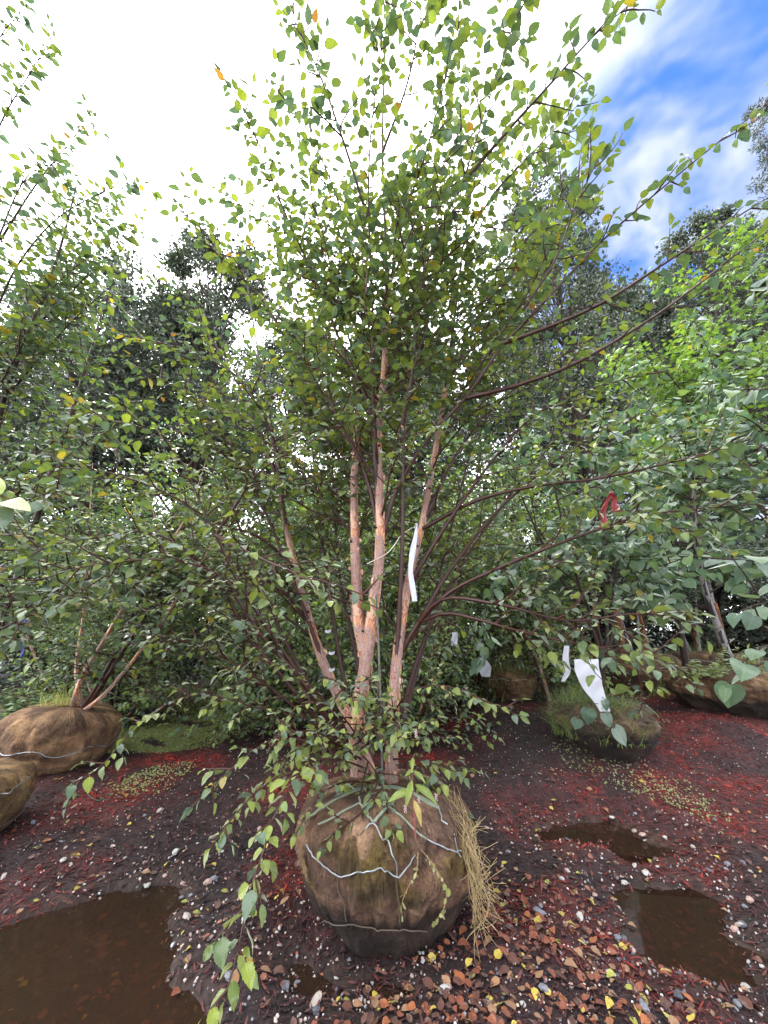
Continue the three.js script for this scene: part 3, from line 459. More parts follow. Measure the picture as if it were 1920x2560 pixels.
  trunks.forEach(([id, l, r0, r1], k) => {
    const whole = PM(l), cut = [8, 7, 7, 7][k], pts = whole.slice(0, cut), rc = r0 * 0.42, m = stem('trunk', birch, pts, r0, rc, M.bark, 16, 0.035, 0.10); stems.push(curvePts(whole, 0.05)); stem('branch', birch, whole.slice(cut - 1), rc, 0.004, M.dark, 8, 0.05, 0.06);
    if (k === 3) m.userData.label = 'greyish trunk leaning out to the left';
    // curls of bark standing off the stem, and dark branch scars
    const q = curvePts(pts, 0.02), o = birch.position; const n = k === 3 ? 16 : 30;
    for (let j = 0; j < n; j++) {
      const t = 0.04 + 0.8 * rng() ** 1.2, i = Math.floor(t * (q.length - 2)), tan = q[i + 1].clone().sub(q[i]).normalize(), a = rng() * 6.28, r = lerp(r0, rc, Math.pow(t, 0.8));
      const out = V(Math.cos(a), 0, Math.sin(a)); out.addScaledVector(tan, -out.dot(tan)).normalize(); const side = V().crossVectors(tan, out);
      const cm = mesh('bark_curl', curls[Math.floor(rng() * curls.length)], M.curl[Math.floor(rng() * 3)], m); cm.matrixAutoUpdate = true;
      const s = lerp(0.016, 0.046, rng() ** 1.5); new THREE.Matrix4().makeBasis(side.clone().multiplyScalar(s), tan.clone().multiplyScalar(s * (0.7 + rng())), out.clone().multiplyScalar(s)).setPosition(q[i].clone().sub(o).addScaledVector(out, r * 0.93)).decompose(cm.position, cm.quaternion, cm.scale);
    }
    for (let j = 0; j < 7; j++) { const t = 0.1 + 0.6 * rng(), i = Math.floor(t * (q.length - 2)), a = (rng() - 0.5) * 3.4 + Math.PI / 2, r = lerp(r0, rc, Math.pow(t, 0.8)), out = V(Math.cos(a), 0.25, Math.sin(a)).normalize(); const g = new Geo().tube([q[i].clone().sub(o).addScaledVector(out, r * 0.6), q[i].clone().sub(o).addScaledVector(out, r * 1.05), q[i].clone().sub(o).addScaledVector(out, r * 1.05 + 0.012)], (w) => lerp(0.012, 0.006, w), 6); mesh('branch_scar', g.build(), M.knot, m); }
  });
  const prim = [
    [[820, 1190, 2.63], [845, 1090, 2.6], [880, 1015, 2.55], [930, 941, 2.48], [1004, 861, 2.4], [1090, 741, 2.25], [1140, 691, 2.15], [1296, 525, 1.95], [1480, 365, 1.8], [1659, 223, 1.7], [1740, 160, 1.65]],
    [[1004, 861, 2.4], [1104, 836, 2.3], [1230, 791, 2.15], [1395, 696, 2.0], [1482, 635, 1.9], [1659, 497, 1.75], [1760, 430, 1.7]],
    [[1090, 741, 2.25], [1200, 700, 2.1], [1296, 657, 1.95], [1480, 540, 1.8], [1659, 427, 1.7], [1740, 380, 1.65]],
    [[852, 1500, 2.66], [862, 1330, 2.66], [869, 1180, 2.62], [870, 1080, 2.58], [873, 950, 2.5], [890, 800, 2.4], [905, 650, 2.3], [938, 520, 2.2], [996, 400, 2.05], [1045, 250, 1.9], [1100, 80, 1.75], [1130, -40, 1.7]],
    [[820, 1150, 2.62], [812, 1030, 2.58], [807, 900, 2.5], [806, 760, 2.45], [803, 600, 2.35], [796, 450, 2.25], [800, 300, 2.1], [822, 110, 1.95], [836, -40, 1.85]],
    [[908, 1145, 2.77], [1030, 1081, 2.6], [1180, 1046, 2.4], [1280, 1036, 2.3], [1480, 991, 2.1], [1659, 936, 1.95], [1760, 900, 1.9]],
    [[862, 1420, 2.7], [905, 1345, 2.65], [970, 1281, 2.55], [1080, 1226, 2.4], [1230, 1166, 2.25], [1380, 1116, 2.1], [1659, 1086, 1.95]],
    [[905, 1345, 2.65], [955, 1295, 2.5], [1080, 1306, 2.3], [1230, 1341, 2.15], [1380, 1326, 2.05], [1525, 1351, 1.95]],
    [[905, 1345, 2.65], [960, 1325, 2.55], [1040, 1340, 2.4], [1130, 1366, 2.3], [1330, 1406, 2.1], [1430, 1426, 2.05], [1490, 1458, 2.0]],
    [[790, 1660, 2.8], [720, 1565, 2.75], [640, 1456, 2.65], [575, 1386, 2.55], [520, 1306, 2.45], [480, 1246, 2.4], [375, 1211, 2.3], [200, 1221, 2.2], [60, 1260, 2.15]],
    [[780, 1670, 2.85], [690, 1560, 2.8], [600, 1450, 2.7], [540, 1380, 2.65], [490, 1290, 2.55], [430, 1210, 2.5], [320, 1150, 2.4], [150, 1170, 2.3], [20, 1190, 2.3]],
    [[760, 1650, 2.85], [660, 1480, 2.75], [570, 1345, 2.6], [505, 1240, 2.5], [467, 1156, 2.4], [435, 1091, 2.35], [400, 1011, 2.3], [360, 961, 2.25], [300, 921, 2.2], [225, 906, 2.15]],
    [[467, 1156, 2.4], [530, 1060, 2.3], [560, 1020, 2.2], [610, 985, 2.1], [680, 950, 2.0]],
    [[618, 1140, 3.08], [590, 950, 2.95], [520, 821, 2.8], [430, 766, 2.7], [350, 741, 2.6], [250, 720, 2.5]],
    [[820, 1170, 2.62], [800, 1060, 2.6], [780, 1001, 2.58], [725, 891, 2.5], [700, 821, 2.45], [625, 741, 2.35], [560, 640, 2.25], [480, 560, 2.15], [430, 500, 2.1], [385, 440, 2.05]],
    [[816, 970, 2.6], [795, 870, 2.6], [740, 750, 2.55], [680, 600, 2.45], [620, 470, 2.3], [570, 340, 2.15], [515, 200, 2.0]],
    [[787, 720, 2.85], [760, 540, 2.65], [710, 380, 2.4], [655, 270, 2.2], [595, 185, 2.05]],
    [[803, 500, 2.3], [740, 300, 2.1], [690, 160, 1.95], [640, 50, 1.85], [625, 0, 1.8]],
    [[826, 330, 2.4], [880, 180, 2.2], [905, 60, 2.05], [915, -30, 1.95]],
    [[996, 400, 2.05], [1090, 290, 1.95], [1190, 180, 1.85], [1280, 80, 1.75], [1360, 10, 1.7]],
    [[985, 560, 2.8], [1060, 430, 2.6], [1140, 340, 2.45], [1250, 225, 2.3]],
    [[962, 840, 2.85], [1060, 640, 2.75], [1130, 530, 2.6], [1210, 420, 2.45], [1290, 320, 2.3]],
    [[940, 985, 2.85], [1040, 800, 2.8], [1130, 640, 2.7], [1200, 520, 2.55], [1260, 440, 2.45]],
    [[1130, 670, 2.18], [1200, 560, 2.05], [1250, 430, 1.95], [1300, 330, 1.9]],
    [[836, 660, 2.55], [870, 480, 2.4], [920, 330, 2.2], [960, 180, 2.05], [1000, 20, 1.9]],
    [[790, 760, 2.85], [720, 640, 2.8], [640, 540, 2.7], [560, 470, 2.6], [470, 410, 2.5]],
    [[640, 1230, 3.05], [560, 1160, 2.9], [470, 1130, 2.75], [350, 1060, 2.6], [230, 1020, 2.5], [120, 1010, 2.4]],
    [[670, 1345, 3.0], [600, 1270, 2.85], [500, 1250, 2.7], [400, 1290, 2.6], [300, 1330, 2.5]],
    [[467, 1156, 2.4], [500, 1175, 2.2], [560, 1205, 2.05], [650, 1241, 1.95], [720, 1262, 1.9], [795, 1288, 1.86]],
    [[905, 650, 2.3], [960, 560, 2.2], [1040, 500, 2.05], [1110, 470, 1.95]],
    [[880, 1270, 2.72], [960, 1140, 2.65], [1060, 1000, 2.55], [1150, 900, 2.4], [1280, 840, 2.3], [1420, 800, 2.2]],
    [[912, 1130, 2.78], [1000, 960, 2.8], [1100, 850, 2.75], [1230, 760, 2.65], [1340, 700, 2.55]],
    [[706, 1450, 2.95], [650, 1300, 2.95], [560, 1080, 2.85], [450, 900, 2.7], [370, 830, 2.6], [290, 790, 2.5]],
    [[602, 1040, 3.1], [540, 880, 3.1], [450, 720, 3.0], [400, 640, 2.9], [330, 600, 2.8]],
    [[888, 1380, 2.72], [960, 1250, 2.75], [1060, 1120, 2.75], [1180, 1010, 2.7], [1300, 930, 2.6], [1450, 880, 2.5]],
    [[790, 1650, 2.95], [745, 1480, 3.0], [715, 1300, 3.05], [690, 1120, 3.1], [672, 950, 3.1], [650, 780, 3.1], [620, 640, 3.05]],
    [[800, 1640, 2.95], [775, 1450, 3.05], [735, 1250, 3.1], [720, 1050, 3.15], [715, 850, 3.15], [700, 680, 3.1]],
    [[850, 1640, 2.85], [885, 1480, 2.9], [930, 1350, 2.95], [1010, 1200, 3.0], [1110, 1060, 3.0], [1220, 930, 2.95], [1330, 860, 2.9]],
    [[845, 1650, 2.9], [900, 1450, 3.0], [960, 1200, 3.1], [1010, 1000, 3.1], [1060, 820, 3.05], [1100, 680, 3.0]],
    [[780, 1660, 2.9], [680, 1500, 2.95], [590, 1330, 3.0], [520, 1150, 3.0], [470, 980, 2.95], [420, 850, 2.9], [380, 740, 2.8]],
    [[770, 1660, 2.85], [640, 1530, 2.8], [500, 1430, 2.75], [380, 1380, 2.7], [260, 1370, 2.6]],
    // low shoots hanging in front of the ball
    [[790, 1660, 2.6], [730, 1640, 2.4], [665, 1650, 2.2], [615, 1719, 2.05], [586, 1777, 1.98], [569, 1844, 1.92], [544, 1906, 1.87], [528, 1977, 1.82], [515, 2052, 1.78], [486, 2156, 1.73]],
    [[780, 1640, 2.6], [665, 1578, 2.35], [560, 1612, 2.2], [480, 1680, 2.1], [405, 1752, 2.05]],
    [[730, 1640, 2.4], [640, 1665, 2.25], [560, 1705, 2.15], [500, 1770, 2.05], [455, 1832, 2.0]],
    [[850, 1640, 2.55], [900, 1640, 2.45], [940, 1650, 2.4], [985, 1668, 2.38]],
    [[810, 1650, 2.5], [815, 1690, 2.38], [775, 1760, 2.25], [720, 1800, 2.2], [695, 1835, 2.18]],
    [[780, 1600, 2.65], [720, 1530, 2.5], [660, 1520, 2.4], [610, 1560, 2.3], [590, 1620, 2.25]],
    [[840, 1560, 2.6], [880, 1500, 2.5], [950, 1480, 2.4], [1040, 1510, 2.3], [1120, 1545, 2.25]],
    [[720, 1565, 2.75], [560, 1530, 2.6], [420, 1500, 2.5], [300, 1560, 2.4], [215, 1660, 2.3], [160, 1690, 2.25]],
    [[770, 1640, 2.6], [700, 1600, 2.45], [600, 1650, 2.3], [540, 1740, 2.2]],
    [[800, 1690, 2.55], [740, 1690, 2.4], [690, 1720, 2.3], [640, 1800, 2.22]],
    [[770, 1610, 2.7], [690, 1500, 2.65], [620, 1440, 2.55], [540, 1430, 2.45], [470, 1460, 2.4]],
  ];
  const fine = { gap: 0.048, size: [0.045, 0.092], weights: BW, hang: 0.35, rnd: 0.55 };
  const longShoot = prim.length - 11;
  prim.forEach((l, k) => {
    const pts = PM(l), len = curvePts(pts, 0.05), low = k >= prim.length - 11; let total = 0; for (let j = 1; j < len.length; j++) total += len[j].distanceTo(len[j - 1]);
    const r0 = low ? 0.006 : Math.min(0.019, 0.0075 + total * 0.0045);
    stem('branch', birch, pts, r0, 0.0026, M.dark, 6, 0.08, 0);
    const ym = l.slice(Math.floor(l.length / 2)).reduce((q, e) => q + e[1], 0) / Math.ceil(l.length / 2), sc = lerp(1.12, 0.9, sstep(250, 1000, ym)), lf = { ...fine, size: [fine.size[0] * sc, fine.size[1] * sc] }, lowLeaf = { ...fine, gap: 0.036, size: k === longShoot ? [0.05, 0.088] : [0.036, 0.072], weights: [3, 1.5, 4, 2, 0.12, 0, k === longShoot ? 6 : 2.2], hang: 0.3 };
    if (low) clothe(len, L, T, { start: 0.22, gap: 0.10, len: [0.07, 0.22], lift: -0.1, leaf: lowLeaf, sub: 0.25 });
    else if (k < 3) clothe(len, L, T, { start: 0.3, gap: 0.13, len: [0.10, 0.30], lift: 0.1, leaf: { ...lf, gap: 0.055, size: [0.05, 0.09] }, sub: 0.12 });
    else clothe(len, L, T, { start: 0.36, gap: 0.070, len: [0.16, 0.44], lift: 0.15, leaf: lf, sub: 0.4 });
    leafTwig(L, len.slice(Math.floor(len.length * (low ? 0.3 : 0.55))), low ? { ...lowLeaf, gap: 0.032 } : { ...lf, gap: 0.06 });
  });
  for (let k = 0; k < 26; k++) {
    const p0 = at(735 + 140 * rng(), 1500 + 190 * rng(), 2.62), a = lerp(-2.6, -0.5, rng()) * -1, d = V(Math.cos(a) * (rng() < 0.7 ? -1 : 1) * 0.9, lerp(-0.1, 0.5, rng()), Math.abs(Math.sin(a)) * 0.6), pts = shoot(rng, p0, d, lerp(0.25, 0.55, rng()), { lift: -0.5, wob: 0.14, n: 8 });
    stem('branch', birch, pts, 0.0042, 0.0014, M.twig, 5, 0.06, 0); const lo = { ...fine, gap: 0.034, size: [0.034, 0.066], weights: [3, 1.5, 4, 2, 0.12, 0, 2.2], hang: 0.3 }; clothe(pts, L, T, { start: 0.2, gap: 0.09, len: [0.06, 0.18], lift: -0.1, leaf: lo, sub: 0.2 }); leafTwig(L, pts.slice(2), lo);
  }
  // limbs filling the crown all round the stems
  for (let k = 0; k < 130; k++) {
    const s = stems[Math.floor(rng() * 4)], i = Math.floor(lerp(0.16, 0.70, rng()) * (s.length - 1)), az = rng() * 6.28, up = lerp(0.25, 1.1, rng()), d = V(Math.cos(az), up, Math.sin(az) * (Math.sin(az) > 0 ? 0.7 : 1.1)).normalize();
    const pts = shoot(rng, s[i], d, lerp(0.7, 1.7, rng()), { lift: 0.25, wob: 0.10, n: 9 });
    const e = project(pts[9]); if (pts[9].z > -1.5 || (pts[9].z > s[i].z + 0.12 && pts[9].y < 3.4) || (pts[9].z > s[i].z - 0.15 && pts[9].y < 3.0 && Math.abs(pts[5].x) < 0.55) || pts[9].y < 0.6 || (e.x < 560 && e.y < 420) || (e.x > 1290 && e.y < 640) || (e.x < 420 && e.y < 600)) continue;
    stem('branch', birch, pts, 0.009, 0.0018, M.dark, 6, 0.08, 0);
    clothe(pts, L, T, { start: 0.15, gap: 0.075, len: [0.16, 0.4], lift: 0.12, leaf: fine, sub: 0.4 });
  }
  twigPart(birch, T, M.twig);
  emitLeaves(L, birch, G.plain, { solo: 300, soloGeos: G.birch, palette: BIRCH, kind: 'birch' });
  console.log('birch leaves', L.list.length);
}
// ------------------------------------------------------------------ other balled birches
const bw2 = [3.5, 5, 1.8, 5, 0.35, 0.05, 0.3];
const leafB = { gap: 0.044, size: [0.054, 0.100], weights: bw2, hang: 0.35, rnd: 0.55 };
const gAt = (x, f) => V(x, height(x, -f), -f);
// the birch at the left edge, its ball cut by the frame
{
  const base = gAt(-3.14, 3.2); base.y -= 0.04;
  const t = thing('birch_tree', 'birch at the left edge with leafy branches against the white sky', 'birch tree', base), rng = rngOf(21), L = new Leaves(rng), T = new Geo();
  const ball = rootBall(t, { r: 0.48, h: 0.46, seed: 8, at: base, tone: [0.58, 0.50, 0.34], moss: 0.5 }); basket(ball, { seed: 5, ring: 0.66 });
  const top = base.clone().add(V(0, 0.42, 0));
  const st = [[[-60, 1400, 3.15], [-30, 1100, 3.05], [5, 875, 2.95], [60, 720, 2.85], [110, 600, 2.75], [140, 500, 2.7], [165, 400, 2.65]], [[-110, 1400, 3.1], [-100, 1000, 2.9], [-70, 700, 2.75], [-50, 500, 2.6], [-40, 360, 2.5]], [[-160, 1400, 3.2], [-240, 1000, 3.0], [-300, 600, 2.9]], [[-20, 1420, 3.3], [60, 1180, 3.35], [130, 960, 3.4], [190, 780, 3.4], [230, 640, 3.35]]].map((l) => [top.clone().add(V(rng() * 0.2 - 0.1, -0.05, rng() * 0.2 - 0.1)), ...P(l)]);
  const ss = st.map((p, k) => { stem('trunk', t, p, 0.042, 0.007, k === 0 ? M.black : M.dark, 10, 0.06, 0.08); const c = curvePts(p, 0.05); clothe(c, L, T, { start: 0.35, gap: 0.055, len: [0.2, 0.5], lift: 0.15, leaf: leafB, sub: 0.45 }); return c; });
  for (const l of [[[-30, 720, 2.75], [40, 570, 2.55], [120, 475, 2.4], [200, 425, 2.3], [290, 388, 2.2]], [[0, 520, 2.6], [70, 410, 2.45], [140, 320, 2.3], [200, 252, 2.2]], [[-40, 400, 2.5], [0, 270, 2.3], [60, 165, 2.15], [112, 80, 2.05]], [[-60, 220, 2.3], [0, 80, 2.1], [60, 10, 1.95]], [[60, 720, 2.85], [160, 625, 2.7], [230, 545, 2.6], [283, 492, 2.5]], [[20, 850, 2.95], [150, 700, 2.8], [215, 640, 2.7], [260, 600, 2.6]], [[-20, 1050, 3], [78, 979, 2.85], [182, 913, 2.7], [280, 860, 2.6]], [[-50, 1150, 3.1], [60, 1046, 2.9], [146, 986, 2.75], [200, 945, 2.7], [280, 900, 2.6]], [[-60, 1330, 3.1], [16, 1288, 2.9], [156, 1223, 2.7], [260, 1180, 2.6]], [[-60, 1400, 3.1], [80, 1300, 2.8], [200, 1250, 2.6], [300, 1260, 2.5]], [[-40, 900, 2.9], [40, 760, 2.7], [100, 640, 2.5], [180, 560, 2.4]], [[-60, 1250, 2.8], [0, 1140, 2.4], [60, 1080, 2.2], [140, 1060, 2.1]], [[-40, 650, 2.4], [10, 480, 2.2], [60, 380, 2.1], [120, 350, 2.0]], [[-80, 1380, 3.0], [20, 1350, 2.6], [120, 1290, 2.4], [190, 1290, 2.3]], [[-50, 800, 3.0], [80, 650, 3.0], [170, 520, 2.9], [250, 430, 2.8]]]) {
    const p = P(l); stem('branch', t, p, 0.011, 0.002, M.black, 6, 0.08, 0); const c = curvePts(p, 0.05); const hi = l[l.length - 1][1] < 420; clothe(c, L, T, { start: hi ? 0.3 : 0.1, gap: hi ? 0.08 : 0.058, len: hi ? [0.1, 0.26] : [0.16, 0.42], lift: 0.15, leaf: leafB, sub: hi ? 0.2 : 0.45 }); leafTwig(L, c.slice(Math.floor(c.length / 2)), leafB);
  }
  // one shoot reaching close past the camera
  const nearTwig = P([[-220, 1180, 1.1], [-90, 1120, 0.9], [-10, 1085, 0.8]]); stem('branch', t, [ss[0][8], at(-260, 1300, 1.9), ...nearTwig], 0.007, 0.002, M.twig, 6, 0.05, 0);
  const e = nearTwig[2]; L.add(e, at(70, 1080, 0.78).sub(e), V(0.1, 1, 0.7), 0.075, 6); L.add(e, at(20, 1150, 0.74).sub(e), V(0.1, 1, 0.5), 0.075, 3); L.add(e, at(50, 1105, 0.85).sub(e), V(0.3, 0.8, 0.6), 0.06, 2); L.add(e, at(-10, 1050, 0.8).sub(e), V(0, 1, 0.7), 0.06, 6);
  twigPart(t, T, M.twig); emitLeaves(L, t, G.plain, { solo: 220, soloGeos: G.birch, palette: BIRCH, kind: 'birch' });
  console.log('left birch', L.list.length);
}
// a birch grown at random from its base: stems spread out of one root
function growBirch({ base, label, group, stems, bark, height: H, spread, lean = V(), n = 40, leaf = leafB, solo = 0, seed, sides = 3, geos = G.plain, start = 0.2, ball, low = 0.12, name = 'birch_tree', category = 'birch tree', palette = BIRCH, kind = 'birch', limb = [0.5, 1.1] }) {
  const t = thing(name, label, category, base, group), rng = rngOf(seed), L = new Leaves(rng), T = new Geo();
  const top = base.clone(); if (ball) { const b = rootBall(t, { at: base, ...ball }); basket(b, { seed, ...(ball.wires || {}) }); top.y += ball.h * 0.93; }
  const paths = stems instanceof Array ? stems : Array.from({ length: stems }, (_, k) => { const a = k / stems * 6.28 + rng(), s = spread * (0.5 + 0.8 * rng()), h = H * (0.7 + 0.35 * rng()); return [0, 0.2, 0.45, 0.75, 1].map((q) => top.clone().add(V(Math.cos(a) * (0.05 + s * Math.pow(q, 0.8)) + lean.x * q + (rng() - 0.5) * 0.08, q * h - 0.04, Math.sin(a) * (0.05 + s * Math.pow(q, 0.8)) + lean.z * q + (rng() - 0.5) * 0.08))); });
  const cs = paths.map((p, k) => { const r0 = 0.024 + 0.012 * rng(); stem('trunk', t, p, r0, 0.005, bark[k % bark.length], 8, 0.08, 0.08); const c = curvePts(p, 0.06); clothe(c, L, T, { start, gap: 0.08, len: [0.2, 0.5], lift: 0.1, leaf, sub: 0.4, sides }); return c; });
  for (let k = 0; k < n; k++) {
    const c = cs[Math.floor(rng() * cs.length)], i = Math.floor(lerp(low, 0.97, rng()) * (c.length - 1)), az = rng() * 6.28, d = V(Math.cos(az), lerp(0.1, 0.9, rng()), Math.sin(az)).normalize(), p = shoot(rng, c[i], d, lerp(limb[0], limb[1], rng()), { lift: 0.1, wob: 0.12, n: 8 });
    if (p[8].z > -1.6 || p[8].y < 0.3) continue;
    stem('branch', t, p, 0.008, 0.002, M.dark, 5, 0.1, 0); clothe(p, L, T, { start: 0.12, gap: 0.075, len: [0.16, 0.4], lift: 0.05, leaf, sub: 0.35, sides });
  }
  twigPart(t, T, M.twig); emitLeaves(L, t, geos, { solo, palette, kind }); return t;
}
// leaning birch in the tan ball on the left
{
  const b = gAt(-3.45, 4.6); b.y -= 0.09; const tp = b.clone().add(V(0.12, 0.52, -0.05));
  const st = [[[180, 1458, 4.45], [225, 1383, 4.45], [262, 1320, 4.4], [320, 1240, 4.4], [400, 1120, 4.4], [450, 980, 4.4]], [[225, 1500, 4.45], [315, 1390, 4.4], [370, 1310, 4.35], [450, 1190, 4.35], [520, 1050, 4.3]], [[205, 1490, 4.5], [244, 1420, 4.5], [275, 1350, 4.5], [330, 1230, 4.55], [370, 1100, 4.6]], [[220, 1480, 4.5], [270, 1400, 4.55], [340, 1290, 4.6], [440, 1150, 4.7]], [[165, 1450, 4.6], [180, 1330, 4.7], [190, 1180, 4.8], [200, 1000, 4.9]]].map((l, k) => [tp.clone().add(V(k * 0.045 - 0.1, -0.06, 0)), ...P(l)]);
  growBirch({ base: b, label: 'leaning birch with pale stems in the tan burlap ball on the left', stems: st, bark: [M.pale, M.pale, M.dark, M.dark, M.pale], n: 46, seed: 31, solo: 60, start: 0.35, leaf: { ...leafB, weights: [3, 6, 2, 5, 0.15, 0.05, 0.2] }, ball: { r: 0.50, h: 0.60, seed: 5, tone: [0.66, 0.56, 0.44], moss: 0.2, grooves: [[-0.5, 0.05], [0.0, 0.05], [0.5, 0.05], [-1, 0.05], [1, 0.06]], turn: [0.05, 0, -0.12], wires: { ring: 0.5 } }, low: 0.2 });
}
const rows = [[-1.35, 5.6, 2.6, 'birch standing behind the mossy patch'], [0.25, 5.2, 3.0, 'birch directly behind the middle tree'], [-4.9, 6.6, 3.2, 'birch behind the tan root ball at far left'], [-2.6, 7.4, 4.2, 'birch in the second row left of the middle tree'], [1.55, 7.2, 3.6, 'birch behind the straw covered root ball'], [-0.6, 8.2, 4.6, 'birch in the back row behind the middle tree'], [0.75, 6.4, 3.9, 'birch close behind the right-hand stems'], [-0.35, 6.9, 4.0, 'birch close behind the left-hand stems'], [-3.7, 5.9, 3.6, 'birch between the tan root ball and the moss'], [2.5, 6.2, 3.4, 'birch right of the straw covered root ball'], [3.4, 8.6, 4.2, 'birch in the back row on the right behind the redbuds']];
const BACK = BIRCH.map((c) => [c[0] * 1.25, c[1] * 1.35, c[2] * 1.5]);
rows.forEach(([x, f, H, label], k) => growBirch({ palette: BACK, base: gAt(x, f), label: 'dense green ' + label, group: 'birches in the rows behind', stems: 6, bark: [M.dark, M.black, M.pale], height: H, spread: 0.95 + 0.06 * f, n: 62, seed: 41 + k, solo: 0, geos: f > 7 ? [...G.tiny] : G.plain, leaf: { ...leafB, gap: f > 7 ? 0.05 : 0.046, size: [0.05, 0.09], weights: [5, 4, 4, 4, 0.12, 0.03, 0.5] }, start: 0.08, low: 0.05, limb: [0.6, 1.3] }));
console.log('birches');

// balls sunk into the rising ground
const GRASSY = V(2.3, height(2.3, -4.15) - 0.03, -4.55), RAGGED = V(4.58, height(4.4, -5.0) - 0.06, -5.5);
// ------------------------------------------------------------------ redbuds with heart-shaped leaves
const HEART = [[0.120, 0.215, 0.100], [0.150, 0.26, 0.08], [0.090, 0.175, 0.095], [0.20, 0.31, 0.06], [0.50, 0.42, 0.06]];
const leafH = { gap: 0.075, size: [0.06, 0.105], weights: [5, 4, 4, 1, 0.15], hang: 0.95, rnd: 0.5, flatness: 0.9 };
function redbud({ base, label, stems, branches = [], bark = M.black, r0 = 0.03, n = 18, seed, solo = 0, ball, limb = [0.5, 1.1], size = 1, low = 0.3 }) {
  const t = thing('redbud_tree', label, 'redbud tree', base, 'redbuds on the right'), rng = rngOf(seed), L = new Leaves(rng), T = new Geo();
  if (ball) { const b = rootBall(t, { at: base, ...ball }); if (ball.wires !== null) basket(b, { seed, ...(ball.wires || {}) }); }
  const lf = { ...leafH, size: [0.06 * size, 0.105 * size] };
  const cs = stems.map((p) => { stem('trunk', t, p, r0, 0.008, bark, 10, 0.06, 0.10); return curvePts(p, 0.06); });
  const dress = (c) => { clothe(c, L, T, { start: 0.3, gap: 0.13, len: [0.15, 0.42], lift: -0.1, leaf: lf, sub: 0.3 }); leafTwig(L, c.slice(Math.floor(c.length * 0.4)), lf); };
  branches.forEach((p) => { stem('branch', t, p, 0.010, 0.003, M.black, 6, 0.08, 0.05); dress(curvePts(p, 0.06)); });
  for (let k = 0; k < n; k++) { const c = cs[Math.floor(rng() * cs.length)], i = Math.floor(lerp(low, 0.98, rng()) * (c.length - 1)), az = rng() * 6.28, p = shoot(rng, c[i], V(Math.cos(az), lerp(0, 0.8, rng()), Math.sin(az)).normalize(), lerp(limb[0], limb[1], rng()), { lift: 0.05, n: 8 }); if (p[8].z > -1.5) continue; stem('branch', t, p, 0.010, 0.003, M.black, 5, 0.1, 0.05); dress(p); }
  twigPart(t, T, M.black); emitLeaves(L, t, G.heart, { solo, palette: HEART, kind: 'heart' }); return t;
}
